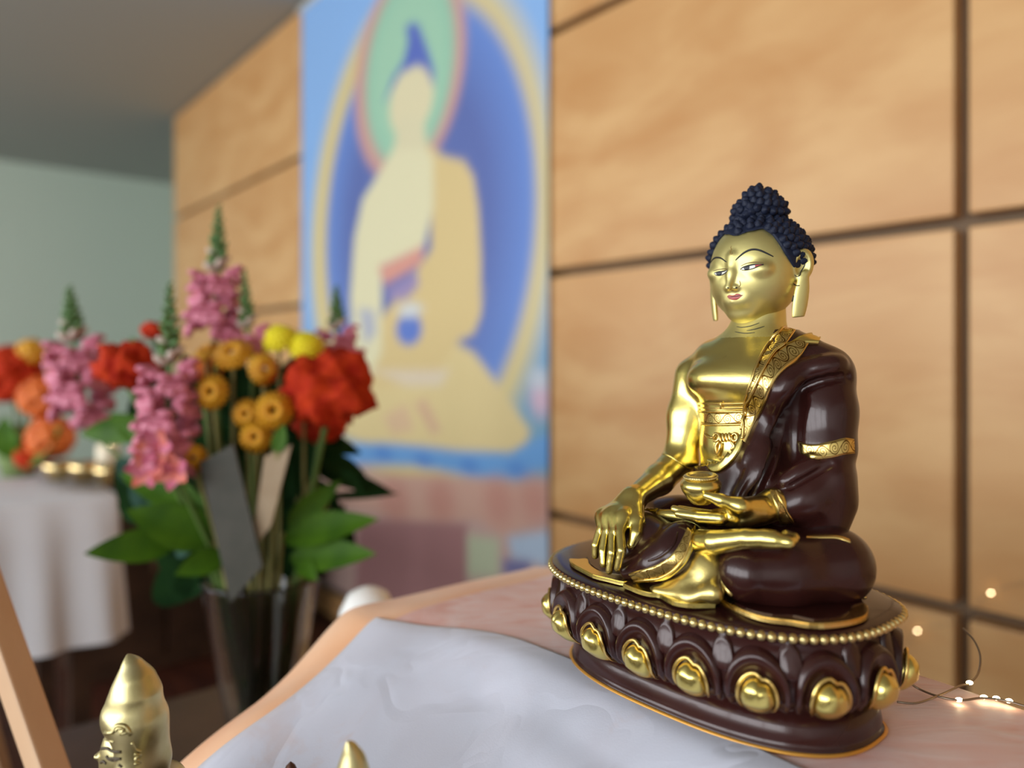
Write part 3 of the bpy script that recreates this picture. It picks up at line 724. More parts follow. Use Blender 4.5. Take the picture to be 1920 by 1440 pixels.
# ---- painted face
FZ = lambda L: [(1300+x*.1389, 420+y*.1389) for x, y in L]
T_hb = bvh((HV, HF), (GV, GF))
eyes = []
for up, lo, ir, cr, red in (([(635, 611), (680, 582), (750, 562), (830, 549), (900, 548), (948, 549)], [(635, 613), (690, 626), (780, 611), (850, 586), (905, 560), (948, 552)], (722, 596), [(640, 570), (720, 532), (830, 516), (910, 521), (950, 531)], ([(836, 556), (870, 551), (930, 550)], [(836, 585), (870, 572), (930, 552)])),
                            ([(285, 661), (340, 647), (400, 641), (462, 626)], [(285, 666), (312, 691), (360, 696), (420, 671), (462, 634)], (352, 668), [(270, 636), (340, 616), (420, 606), (472, 606)], None)):
    e = patch('eye', T_head, FZ(up), FZ(lo), M_eyewhite); e['label'] = 'painted half-closed eye'
    cx_, cy_ = ir; k_ = [i/8 for i in range(9)]
    iu = [(cx_-40+80*t_, np.interp(cx_-40+80*t_, *zip(*up))+1) for t_ in k_]
    il = [(cx_-40+80*t_, min(np.interp(cx_-40+80*t_, *zip(*lo))-3, cy_+30*math.sqrt(max(0, 1-(2*t_-1)**2))-2)) for t_ in k_]
    patch('iris', T_head, FZ(iu), FZ(il), M_ink, off=.0026, parent=e)
    if red: patch('eye_corner', T_head, FZ(red[0]), FZ(red[1]), M_red, off=.0024, parent=e)
    line_('upper_lash', T_head, FZ(up), .0026, M_ink, e, off=.001)
    line_('lower_lash', T_head, FZ(lo), .0015, M_ink, e, off=.001)
    line_('lid_crease', T_head, FZ(cr), .0016, mat('crease_brown', (.16, .09, .03), .5), e)
line_('eyebrow', T_head, FZ([(570, 490), (620, 440), (690, 385), (760, 352), (830, 343), (910, 360), (1000, 400), (1080, 440)]), .0034, M_ink, n=30)
line_('eyebrow', T_head, FZ([(235, 530), (255, 490), (290, 460), (330, 453), (380, 465), (445, 512)]), .0030, M_ink, n=24)
line_('forehead_mark', T_head, FZ([(515, 295), (505, 320), (515, 345), (500, 370), (496, 392), (510, 408), (528, 398), (522, 382)]), .0014, mat('mark_brown', (.30, .17, .04), .5), n=30)
lips = patch('lips', T_head, FZ([(462, 978), (490, 957), (530, 963), (555, 960), (585, 940), (620, 942), (645, 956), (662, 966)]), FZ([(462, 984), (490, 1010), (530, 1025), (560, 1026), (590, 1020), (620, 1003), (645, 980), (662, 968)]), M_red, 26, 7, .0018)
lips['label'] = 'red painted lips'
line_('lip_line', T_head, FZ([(465, 986), (510, 985), (550, 979), (600, 974), (650, 964), (668, 962)]), .0016, mat('lip_dark', (.10, .02, .02), .5), lips, off=.001)
for pts in ([(565, 858), (578, 862), (592, 856)], [(458, 856), (470, 861), (478, 858)]): line_('nostril', T_head, FZ(pts), .0024, M_ink, n=8)
line_('nostril_line', T_head, FZ([(622, 765), (636, 815), (612, 852)]), .0014, mat('line_gold', (.25, .15, .03), .5), n=12)
for pts in ([(585, 1385), (660, 1395), (780, 1375), (890, 1335)], [(720, 1440), (850, 1415), (960, 1380)], [(560, 1455), (700, 1475), (830, 1465)]):
    line_('neck_line', T_hb, FZ(pts), .0016, M_ink, n=18)
for pts in ([(1440, 490), (1480, 475), (1505, 500), (1500, 560), (1455, 640), (1440, 690), (1400, 710), (1365, 685)], [(1350, 800), (1390, 830), (1435, 830)]):
    line_('ear_line', T_head, FZ(pts), .0018, M_ink, n=24)
line_('ear_slit', T_head, FZ([(1355, 965), (1340, 1040), (1320, 1110), (1300, 1160)]), .0030, M_ink, n=12)
line_('hairline', T_head, FZ([(215, 335), (235, 250), (270, 215), (350, 200), (480, 185), (600, 148), (720, 100), (850, 78), (960, 68), (1030, 88), (1100, 150), (1160, 250), (1200, 350), (1250, 470), (1300, 540)]), .0026, M_pale, n=50, taper=False)

# ------------------------------------------------------------------ altar table and cloths
def FP(px, py, Y):                        # picture position at a depth (eye heights) -> world metres
    return Vector(((px-960)/FPX*Y*H, Y*H, CZ-(py-HZ)/FPX*Y*H))
def tagw(o, label, cat, group=None): return tag(o, label, cat, group)
M_dark = noisy('dark_wood', (.035, .018, .011), (.07, .035, .02), 8, .4)
tn = empty('altar_table', W(-.3, 2.05, ZF), WROT, 'dark wooden altar table under the pink cloth', 'table')
def wpart(name, parent, t0, t1, n0, n1, z0, z1, m, bev=.002):
    """part of a thing whose empty stands in wall orientation"""
    c = W((t0+t1)/2, (n0+n1)/2, (z0+z1)/2)-parent.location; c = Matrix.Rotation(-parent.rotation_euler.z, 3, 'Z') @ c
    bm = bmesh.new(); box(bm, c, (abs(t1-t0)*H, abs(n1-n0)*H, abs(z1-z0)*H), bev=bev); return bobj(name, bm, m, parent)
wpart('tabletop', tn, -3.4, 2.46, 1.66, 2.46, -1.16, -1.015, M_dark)
for t_ in (-3.2, 2.3):
    for n_ in (1.75, 2.36): wpart('leg', tn, t_-.07, t_+.07, n_-.07, n_+.07, ZF, -1.16, M_dark)
st = empty('step_table', W(.8, .55, ZF), WROT, 'low wooden step table in front of the altar', 'table')
wpart('tabletop', st, -2.6, 2.9, -.05, 1.30, -1.80, -1.68, M_dark)
for t_ in (-2.4, 2.7):
    for n_ in (.05, 1.2): wpart('leg', st, t_-.07, t_+.07, n_-.07, n_+.07, ZF, -1.80, M_dark)

def sstep(x, a, b): k = np.clip((x-a)/(b-a), 0, 1); return k*k*(3-2*k)
rng = np.random.RandomState(5)
def waves(t_, n_, amp):
    w = 0
    for (kt, kn, ph, a) in ((7, 3, .3, .4), (3.2, 6, 1.2, .5), (11, 9, 2.1, .22), (17, -6, .7, .14), (5, -11, 4.1, .25)): w = w+a*np.sin(kt*t_+kn*n_+ph)
    return w*amp
def leftdrop(t_): 
    return .05*sstep(t_, 2.50, 2.84)+2.2*np.clip(t_-2.76, 0, 9)**1.5
def cloth_z(t_, n_, lift=0.):
    nc = 1.60-.17*sstep(t_, 1.9, 2.6); q = nc-n_
    z = -1.0-.62*(np.sqrt(q*q+.0016)+q-.0016)*.5
    z = np.maximum(z, -1.66); z = z-1.6*np.maximum(0, n_-2.47)
    flat = sstep(np.abs(n_-2.05), .38, .60)
    pad = 1-sstep(np.hypot((t_-1.33)/.75, (n_-1.93)/.48), .95, 1.25)       # pressed flat under the statue
    z = z-leftdrop(t_)*(1+.15*np.sin(3*n_))
    return z+waves(t_, n_, .012+.020*flat)*(1-pad)*(.35+.65*flat)-.004*(1-pad)+lift
def cloth(name, t0, t1, n0, n1, m, lift, nt=150, nn=150, th=.008, edge=None):
    T_, N_ = np.meshgrid(np.linspace(t0, t1, nt), np.linspace(n0, n1, nn), indexing='ij')
    if edge is not None: T_, N_ = edge(T_, N_)
    Z_ = cloth_z(T_, N_, lift); V = []
    for a, b, c in zip(T_.ravel(), N_.ravel(), Z_.ravel()): V.append(W(a, b, c))
    V2 = [v-Vector((0, 0, th*H)) for v in V]; n = len(V)
    F = [(i*nn+j, i*nn+j+1, (i+1)*nn+j+1, (i+1)*nn+j) for i in range(nt-1) for j in range(nn-1)]
    F2 = [tuple(n+k for k in f[::-1]) for f in F]
    rim = [i*nn for i in range(nt)]+[(nt-1)*nn+j for j in range(1, nn)]+[i*nn+nn-1 for i in range(nt-2, -1, -1)]+[j for j in range(nn-2, 0, -1)]
    F3 = [(rim[k], rim[(k+1) % len(rim)], n+rim[(k+1) % len(rim)], n+rim[k]) for k in range(len(rim))]
    return obj(name, V+V2, F+F2+F3, m)
M_pink = mat('pink_organza', (.78, .48, .44), .55, sheen=.25)
t = NT(M_pink); f = t.noise(9, 4, .6, t.obj((1, 1, 1)), 1.5)
wv = t.noise(26, 3, .5, t.obj((.35, 1.4, 1)), 2.5)
mixv = t.math('ADD', t.math('MULTIPLY', f, .55), t.math('MULTIPLY', wv, .45))
t.l(t.ramp(mixv, [(.34, (.74, .31, .23)), (.46, (.81, .48, .43)), (.6, (.85, .63, .61))]), t.b.inputs['Base Color'])
t.bump(wv, .25, .003)
# warm light through the hanging left end is painted in as apricot
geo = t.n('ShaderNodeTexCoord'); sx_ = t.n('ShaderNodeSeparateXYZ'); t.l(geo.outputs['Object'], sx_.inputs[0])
M_white_cl = mat('white_cloth', (.78, .78, .84), .7, sheen=.3)
t = NT(M_white_cl); f = t.noise(14, 4, .6, t.obj(), 1.0)
t.l(t.ramp(f, [(.28, (.58, .52, .56)), (.38, (.585, .58, .665)), (.7, (.595, .605, .70))]), t.b.inputs['Base Color']); cr = t.math('ABSOLUTE', t.math('SUBTRACT', t.noise(7, 2, .5, t.obj((1, 1.6, 1)), 1.2), .5)); cr = t.math('MINIMUM', t.math('MULTIPLY', cr, 14), 1)
t.bump(t.math('ADD', t.math('MULTIPLY', t.noise(900, 2, .5, t.obj()), .12), cr), .22, .003)
M_apri_lit = noisy('warm_light_tint', (.86, .42, .20), (.90, .55, .34), 9, .6, sheen=.2)  # light shining through the fabric, put into the colour of the left end
def front_n(T_): return 1.08-.40*sstep(T_, 1.75, 2.75)
def pedge(T_, N_):
    kk = (N_-N_.min())/(N_.max()-N_.min()); return T_, front_n(T_)+(2.66-front_n(T_))*kk
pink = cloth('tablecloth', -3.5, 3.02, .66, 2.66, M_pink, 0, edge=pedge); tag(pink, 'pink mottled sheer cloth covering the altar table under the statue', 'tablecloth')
pink.data.materials.append(M_apri_lit)
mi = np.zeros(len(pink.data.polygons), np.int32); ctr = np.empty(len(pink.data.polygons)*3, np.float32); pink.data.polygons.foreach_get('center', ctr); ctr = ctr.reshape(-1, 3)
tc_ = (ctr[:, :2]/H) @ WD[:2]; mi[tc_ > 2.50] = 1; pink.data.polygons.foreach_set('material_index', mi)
def wedge(T_, N_):
    k = (T_-T_.min())/(T_.max()-T_.min()); n_top = 1.70+.015*np.sin(5*T_)-.25*sstep(T_, 1.95, 2.62)
    kk = (N_-N_.min())/(N_.max()-N_.min()); f0 = front_n(T_)+.01; return T_-.05*np.sin(math.pi*kk)*k**6, f0+(n_top-f0)*kk
wc = cloth('white_runner', -3.5, 2.57, .66, 1.62, M_white_cl, .008, 150, 80, .006, wedge); tag(wc, 'white cloth sloping down in front of the statue', 'cloth')

# ------------------------------------------------------------------ painted hanging on the wall
TB0, TB1, ZB0, ZB1, NBW = 6.42, 13.3, -4.1, 6.62, WALL-.06
def to_ban(px, py):
    a = (px-960)/FPX; Y = NBW/(WN[0]*a+WN[1]); return ((WD[0]*a+WD[1])*Y, -(py-HZ)/FPX*Y)
nu_, nv_ = 130, 210
tu = np.linspace(TB1, TB0, nu_); zv = np.linspace(ZB0, ZB1, nv_); TT, ZZ = np.meshgrid(tu, zv, indexing='ij')
def lin(c): c = np.array(c)/255.; return np.where(c <= .04045, c/12.92, ((c+.055)/1.055)**2.4)
Cc = np.zeros((nu_, nv_, 3)); Cc[:] = lin((130, 180, 238))
def soft(mask_d, w): return np.clip(.5-mask_d/w, 0, 1)
def paint(m, col): Cc[:] = Cc*(1-m[..., None])+lin(col)*m[..., None]
def ban_ell(cx, cy, rx, ry, w=.15):
    L, R = to_ban(cx-rx, cy), to_ban(cx+rx, cy); c0, r0 = (L[0]+R[0])/2, abs(L[0]-R[0])/2; mid = to_ban(cx, cy); zr = (to_ban(cx, cy-ry)[1]-to_ban(cx, cy+ry)[1])/2
    d = np.sqrt(((TT-c0)/r0)**2+((ZZ-mid[1])/zr)**2); return soft((d-1)*min(r0, zr), w), d
def ban_poly(pts, w=.12):
    B = np.array([to_ban(*p) for p in pts]); inside = np.zeros(TT.shape, bool); dist = np.full(TT.shape, 1e9)
    for i in range(len(B)):
        (x0, y0), (x1, y1) = B[i], B[(i+1) % len(B)]
        c = ((y0 > ZZ) != (y1 > ZZ)) & (TT < (x1-x0)*(ZZ-y0)/(y1-y0+1e-12)+x0); inside ^= c
        k = np.clip(((TT-x0)*(x1-x0)+(ZZ-y0)*(y1-y0))/((x1-x0)**2+(y1-y0)**2+1e-9), 0, 1)
        dist = np.minimum(dist, np.hypot(TT-x0-k*(x1-x0), ZZ-y0-k*(y1-y0)))
    return soft(np.where(inside, -dist, dist), w)
z5 = lambda L: [(560+x*.3888, y*.3888) for x, y in L]
z6 = lambda L: [(560+x*.4167, 540+y*.4167) for x, y in L]
paint(sstep(-ZZ, -1.2, .8), (110, 160, 190)); paint(sstep(-ZZ, 1.2, 1.9), (196, 160, 150))
m, d = ban_ell(812, 425, 228, 500, .4); paint(m, (222, 200, 128))
m, d = ban_ell(808, 420, 197, 432, .25); paint(m, (88, 134, 216)); paint(m*np.clip((1.0-d)*3.0, 0, 1), (66, 92, 170))
m, d = ban_ell(770, 130, 104, 205, .2); paint(m, (204, 150, 140))
m, d = ban_ell(770, 125, 84, 182, .2); paint(m, (142, 198, 168)); paint(m*np.clip((1-d)*2, 0, .6), (165, 210, 175))
paint(ban_poly(z6([(-20, 640), (150, 560), (240, 300), (300, 200), (700, 240), (790, 290), (850, 370), (930, 480), (1000, 580), (1040, 640), (1020, 705), (950, 745), (600, 720), (380, 700), (200, 660)])), (226, 202, 138))
paint(ban_poly(z5([(600, 680), (700, 750), (800, 775), (845, 850), (868, 1000), (882, 1250), (880, 1440)])+z6([(830, 0), (822, 120), (790, 205), (720, 240), (600, 420), (300, 460), (250, 300)])+z5([(640, 1200), (640, 900)])), (222, 194, 128))
paint(ban_poly(z5([(470, 690), (390, 830), (310, 960), (270, 1150), (250, 1440), (265, 1700), (330, 1850), (400, 1700), (400, 1440), (400, 1290), (600, 1200), (650, 1000), (650, 760), (600, 690)])), (230, 222, 178))
m, d = ban_ell(560+545*.3888, 480*.3888, 42, 68, .12); paint(m, (228, 216, 172))
paint(ban_poly(z5([(480, 560), (600, 560), (620, 720), (460, 720)])), (224, 214, 172))
paint(ban_poly(z5([(415, 490), (450, 380), (505, 290), (525, 200), (515, 130), (545, 105), (580, 125), (620, 230), (655, 340), (650, 410), (620, 340), (575, 310), (490, 350), (450, 420)])), (62, 92, 188))
paint(ban_poly(z5([(385, 1290), (600, 1185), (592, 1270), (415, 1375)])), (222, 148, 128)); paint(ban_poly(z5([(425, 1400), (570, 1310), (578, 1375), (520, 1440), (440, 1450)])), (150, 130, 180))
m, d = ban_ell(560+495*.4167, 540+185*.4167, 24, 30, .1); paint(m, (72, 112, 204)); m, d = ban_ell(560+500*.4167, 540+100*.4167, 22, 14, .1); paint(m, (214, 216, 214))
paint(ban_poly(z6([(270, 90), (340, 100), (350, 200), (300, 260), (285, 180)]))*.7, (150, 160, 200))
paint(ban_poly(z6([(520, 520), (570, 500), (640, 640), (600, 660)]))*.6, (206, 146, 130)); paint(ban_poly(z6([(380, 580), (480, 520), (520, 640), (420, 660)]))*.5, (214, 160, 140))
paint(ban_poly(z6([(330, 370), (680, 370), (640, 440), (480, 440)]))*.6, (226, 212, 200))
paint(ban_poly(z6([(150, 690), (380, 700), (600, 722), (950, 748), (1030, 700), (1140, 640), (1140, 800), (980, 850), (760, 840), (540, 800), (200, 790)])), (86, 156, 222))
for cx_, cy_ in ((560, 775), (770, 800), (980, 815), (380, 745)): m, d = ban_ell(560+cx_*.4167, 540+cy_*.4167, 16, 12, .12); paint(m, (52, 128, 210))
paint(ban_poly(z6([(100, 850), (540, 840), (980, 880), (1130, 860), (1130, 1020), (930, 1120), (800, 1040), (540, 1060), (300, 1000), (100, 960)])), (206, 158, 138))
for cx_ in (430, 640, 900, 1060): m, d = ban_ell(560+cx_*.4167, 540+960*.4167, 26, 40, .3); paint(m*.8, (196, 130, 112))
paint(ban_poly(z6([(270, 1040), (760, 1060), (760, 1500), (250, 1500)])), (160, 104, 104)); paint(ban_poly(z6([(760, 1110), (900, 1130), (900, 1300), (760, 1300)])), (186, 194, 160)); paint(ban_poly(z6([(940, 1120), (1140, 1090), (1140, 1260), (960, 1220)])), (176, 196, 220)); paint(ban_poly(z6([(920, 1220), (1040, 1230), (1040, 1290), (920, 1290)])), (92, 96, 156))
m, d = ban_ell(560+1090*.4167, 540+490*.4167, 20, 36, .2); paint(m, (214, 178, 200))
m, d = ban_ell(560+1080*.4167, 540+410*.4167, 16, 18, .2); paint(m, (200, 210, 220))
BV = [W(a, NBW+.012*math.sin(a*2.1)*.6, b) for a, b in zip(TT.ravel(), ZZ.ravel())]; nB = len(BV)
BV2 = [v+Vector(WN*.02*H) for v in BV]
BF = [(i*nv_+j, (i+1)*nv_+j, (i+1)*nv_+j+1, i*nv_+j+1) for i in range(nu_-1) for j in range(nv_-1)]
Cc[:] = Cc*.9+.07
M_ban = mat('painted_silk', (1, 1, 1), .5, spec=.3); t = NT(M_ban); ca = t.n('ShaderNodeVertexColor'); ca.layer_name = 'Col'; t.l(ca.outputs[0], t.b.inputs['Base Color'])
ban = empty('painted_banner', W((TB0+TB1)/2, NBW, ZB0), WROT, 'tall painted banner of a golden seated figure before a blue aureole', 'banner')
inv_ = Matrix.Translation(ban.location) @ Matrix.Rotation(WROT, 4, 'Z'); inv_ = inv_.inverted()
bo = obj('painted_cloth', [inv_ @ v for v in BV+BV2], BF+[tuple(nB+k for k in f[::-1]) for f in BF], M_ban, ban)
at_ = bo.data.color_attributes.new('Col', 'FLOAT_COLOR', 'POINT'); cc = np.concatenate([np.clip(Cc.reshape(-1, 3), 0, 1)*.92, np.ones((nB, 1))], 1); cc = np.concatenate([cc, cc]); at_.data.foreach_set('color', cc.astype(np.float32).ravel())
v_, f_ = tube([inv_ @ W(TB0-.1, NBW, ZB1), inv_ @ W(TB1+.1, NBW, ZB1)], .055*H, 10); obj('top_batten', v_, f_, M_white, ban)
v_, f_ = tube([inv_ @ W(TB0-.1, NBW, ZB0), inv_ @ W(TB1+.1, NBW, ZB0)], .055*H, 10); obj('bottom_batten', v_, f_, M_dark, ban)

# ------------------------------------------------------------------ vase of flowers on a low table
VY = 4.6; VC = FP(490, 1085, VY); VX, VYm = VC.x, VC.y
zrim, zbot = -1.36, -2.62
lt = empty('low_table', (VX, VYm, 0), WROT, 'low dark wooden table carrying the flower vase and the white jar', 'table')
bm = bmesh.new(); box(bm, (.0, .0, CZ+(zbot-.06)*H), (.62, .40, .12*H), bev=.003); bobj('tabletop', bm, M_dark, lt)
for a in (-1, 1):
    for b in (-1, 1):
        bm = bmesh.new(); box(bm, (a*.27, b*.16, (CZ+(zbot-.12)*H)/2), (.035, .035, CZ+(zbot-.12)*H), bev=.002); bobj('leg', bm, M_dark, lt)
M_glass = mat('clear_glass', (.97, .99, .98), .03, trans=1.0, ior=1.45)
pr = [(0, 0), (.17, 0), (.175, .02), (.215, .40), (.30, .90), (.352, 1.24), (.358, 1.26), (.350, 1.262), (.340, 1.24), (.288, .90), (.203, .41), (.165, .06), (0, .05)]
v_, f_ = lathe([(r*H, z*H) for r, z in pr], 48); vase = obj('glass_vase', v_, f_, M_glass); vase.location = (VX, VYm, CZ+zbot*H)
tag(vase, 'tall clear glass vase holding the mixed bouquet', 'vase')
v_, f_ = lathe([(0, .0), (.12, 0), (.20, .2), (.235, .5), (.235, .70), (.21, .80), (.15, .855), (.07, .875), (.0, .88)], 40)
jar = obj('white_jar', [Vector(p)*H for p in v_], f_, mat('white_glaze', (.92, .91, .88), .25)); jp = FP(690, 1100, 4.0); jar.location = (jp.x, jp.y, CZ+zbot*H); jar.scale = (1, 1, (jp.z-(CZ+zbot*H))/(.88*H))
jar.scale = (.72, .72, jar.scale[2]); tag(jar, 'white round-shouldered ceramic jar behind the table edge', 'jar')

rnd = random.Random(11)
M_stem = mat('green_stem', (.10, .17, .04), .6, spec=.2); M_drystem = mat('straw_stem', (.24, .22, .08), .7, spec=.2)
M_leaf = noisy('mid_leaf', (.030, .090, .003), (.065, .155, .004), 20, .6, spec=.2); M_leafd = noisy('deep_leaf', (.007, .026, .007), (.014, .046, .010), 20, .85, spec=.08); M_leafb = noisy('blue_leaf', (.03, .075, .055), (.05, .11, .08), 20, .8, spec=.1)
M_bud = noisy('green_bud', (.07, .17, .04), (.12, .23, .07), 60, .5); M_budw = noisy('pale_bud', (.55, .55, .38), (.62, .40, .42), 60, .5)
M_pinkf = noisy('pink_petal', (.55, .10, .20), (.75, .30, .38), 60, .5); M_coral = noisy('coral_petal', (.72, .16, .12), (.80, .34, .30), 60, .5)
M_redf = noisy('red_crest', (.36, .012, .003), (.60, .050, .008), 70, .8, spec=.2, bump=.5, bd=.004); M_orangef = noisy('orange_crest', (.60, .10, .012), (.72, .17, .02), 60, .55, bump=.4, bd=.003)
M_yel = noisy('golden_petal', (.62, .26, .008), (.72, .36, .015), 60, .5); M_yelb = noisy('lemon_petal', (.92, .78, .01), (.95, .84, .02), 60, .5); M_eye = mat('brown_disc', (.09, .03, .008), .7)
def basis(d):
    d = Vector(d).normalized(); q = d.to_track_quat('Z', 'Y'); return q.to_matrix().to_4x4()
def leaf_mesh(L, Wd, bend, m, fold=.25):
    n, w = 10, 5; V = []
    for i in range(n):
        k = i/(n-1); hw = Wd*math.sin(math.pi*min(1, k**.75*.97+.03))**.85*.5
        for j in range(w):
            u = -1+2*j/(w-1); V.append((u*hw, -bend*L*k*k+fold*abs(u)*hw, L*k))
    F = [(i*w+j, i*w+j+1, (i+1)*w+j+1, (i+1)*w+j) for i in range(n-1) for j in range(w-1)]
    n0 = len(V); V = V+[(x, y-.0006, z) for x, y, z in V]; F = F+[tuple(n0+q for q in f[::-1]) for f in F]
    me = bpy.data.meshes.new('leaf'); me.from_pydata(V, [], F); me.shade_smooth(); me.materials.append(m); return me
def put_leaf(name, base, tip, Wd, m, parent, bend=.15, roll=0., face=None):
    base, tip = Vector(base), Vector(tip); d = tip-base; L = d.length; z = d.normalized(); y = Vector(face) if face else Vector((0, -1, .35)); x = y.cross(z).normalized(); y = z.cross(x)
    me = leaf_mesh(L, Wd, bend*.4, m); o = obj_me(name, me, parent); R = Matrix((x, y, z)).transposed().to_4x4() @ Matrix.Rotation(roll, 4, 'Z')
    o.matrix_local = Matrix.Translation(base-parent.location) @ R; return o
def root_pt(): a = rnd.uniform(0, 6.28); r = rnd.uniform(.02, .13)*H; return Vector((VX+r*math.cos(a), VYm+r*math.sin(a), CZ+(zbot+.08)*H))
def rimpt(h): 
    d = Vector((h.x-VX, h.y-VYm, 0)); d = d*min(1, .27*H/max(d.length, 1e-6)); return Vector((VX+d.x, VYm+d.y, CZ+(zrim-.02)*H))
def flower(name, head, label, cat, grp, m=None, r=.0032, rp=None):
    e = empty(name, rp or root_pt(), 0, label, cat, grp); rp = e.location; mid = rimpt(head)
    pts = [Vector(p)-rp for p in spline([tuple(rp), tuple(mid), tuple(mid.lerp(head, .5)+Vector((0, 0, .01))), tuple(head)], 14)]
    v, f = tube(pts, r, 6); obj('stem', v, f, M_drystem if r < .003 else (m or M_stem), e); return e
# florets shared by the snapdragons
def floret(m):
    b = MB()
    for (c, rr) in (((0, .10, .5), (.55, .40, .42)), ((-.35, .35, .95), (.42, .22, .38)), ((.35, .35, .95), (.42, .22, .38)), ((-.42, -.25, .85), (.38, .34, .22)), ((.42, -.25, .85), (.38, .34, .22)), ((0, -.38, .9), (.40, .36, .22))):
        v, f = ico(2, 1); b.add([(c[0]+p[0]*rr[0], c[1]+p[1]*rr[1], c[2]+p[2]*rr[2]) for p in v], f)
    me = bpy.data.meshes.new('floret'); me.from_pydata(b.v, [], b.f); me.shade_smooth(); me.materials.append(m); return me
def budmesh(m):
    v, f = ico(2, 1); me = bpy.data.meshes.new('bud'); me.from_pydata([(p[0]*.42, p[1]*.42, p[2]*.8+.6) for p in v], [], f); me.shade_smooth(); me.materials.append(m); return me
FL_pink, FL_coral, BUD_g, BUD_w = floret(M_pinkf), floret(M_coral), budmesh(M_bud), budmesh(M_budw)
def setp(o, e, p, d, sc_): o.matrix_local = Matrix.Translation(Vector(p)-e.location) @ basis(d) @ Matrix.Diagonal((sc_, sc_, sc_, 1))
def snapdragon(tip, mid, low, label, wpx, Y, fm=None, nfl=9, nw=8, grp='snapdragons in the glass vase', rp=None):
    """tip: top of the spike; mid: where buds open; low: lowest blossom (picture positions)"""
    px = Y/FPX*H; A, B, C = FP(*tip, Y), FP(*mid, Y), FP(*low, Y); e = flower('snapdragon', C, label, 'flower', grp, M_stem, rp=rp)
    v, f = tube([C-e.location, B-e.location, A-e.location], [.0032, .003, .0012], 6); obj('spike', v, f, M_bud, e)
    N = 34
    for i in range(N):
        k = i/N; p = A.lerp(B, k); a = i*2.4; w = (.10+.9*k)*wpx*.30*px; d = Vector((math.cos(a), math.sin(a), .95-.3*k))
        o = obj_me('bud', BUD_w if k > .68 and i % 2 else BUD_g, e); setp(o, e, p+d.normalized()*w*.25, d, (.30+.75*k)*wpx*.16*px*1.4)
    for i in range(nfl):
        k = (i+.5)/nfl; p = B.lerp(C, k); a = i*2.4+.6; d = Vector((math.cos(a), math.sin(a)-.25, .15))
        o = obj_me('blossom', fm or FL_pink, e); setp(o, e, p+d.normalized()*wpx*.12*px, d, wpx*.46*px*(.85+.25*k))
    return e
snapdragon((410, 388), (408, 515), (402, 628), 'tallest pink snapdragon, its green spike highest in the bouquet', 78, 4.7, nfl=11)
snapdragon((318, 533), (318, 690), (310, 880), 'front pink snapdragon with pale opening buds above the coral lily', 88, 4.2, nfl=14)
snapdragon((458, 508), (464, 620), (474, 655), 'snapdragon spike still in green and white bud beside the tallest one', 62, 4.6, fm=FL_pink, nfl=3)
snapdragon((630, 538), (632, 622), (640, 690), 'small pink snapdragon at the right behind the big red crest flower', 64, 5.0, nfl=7)
snapdragon((130, 540), (138, 645), (160, 800), 'pink snapdragon leaning far out to the left of the bouquet', 84, 5.3, nfl=12)
def crest(cx, cy, rx, ry, Y, label, m, seed, sub=4):
    c = FP(cx, cy, Y); px = Y/FPX*H; e = flower('celosia', c-Vector((0, 0, ry*.6*px)), label, 'flower', 'velvety crest flowers in the glass vase', M_stem, .004)
    v, f = ico(sub, 1); V = []; r2 = random.Random(seed); ph = [r2.uniform(0, 6.28) for _ in range(6)]
    for p in v:
        x, y, z = p; th_ = math.atan2(y, x)
        d = 1+.10*math.sin(6*th_+3*z+ph[0])*(1-z*z)**.5+.07*math.sin(31*x+5*math.sin(9*z)+ph[5])+.05*math.sin(37*z+6*math.sin(8*y))+.11*math.sin(7*z+4*x+ph[1])+.09*math.sin(11*x-9*y+ph[2])+.06*math.sin(17*z+13*y+ph[3])+.045*math.sin(23*x+19*z+ph[4])
        if z < -.2: d *= 1-.35*(-.2-z)
        V.append((x*rx*px*d, y*rx*px*.85*d, z*ry*px*d))
    o = obj('crest', V, f, m, e); o.location = c-e.location; return e
crest(240, 692, 52, 50, 4.5, 'bright red velvety crest flower at the left of the bouquet', M_redf, 1)
crest(612, 742, 80, 78, 4.4, 'biggest deep red crest flower at the right of the bouquet', M_redf, 2)
crest(290, 622, 24, 20, 4.9, 'small red crest flower peeping out behind the front snapdragon', M_redf, 3, 3)
crest(378, 694, 34, 28, 4.75, 'orange crest flower behind the golden daisies', M_orangef, 4, 3)
crest(600, 800, 46, 40, 4.7, 'low red crest flower under the biggest one', M_redf, 5, 3)
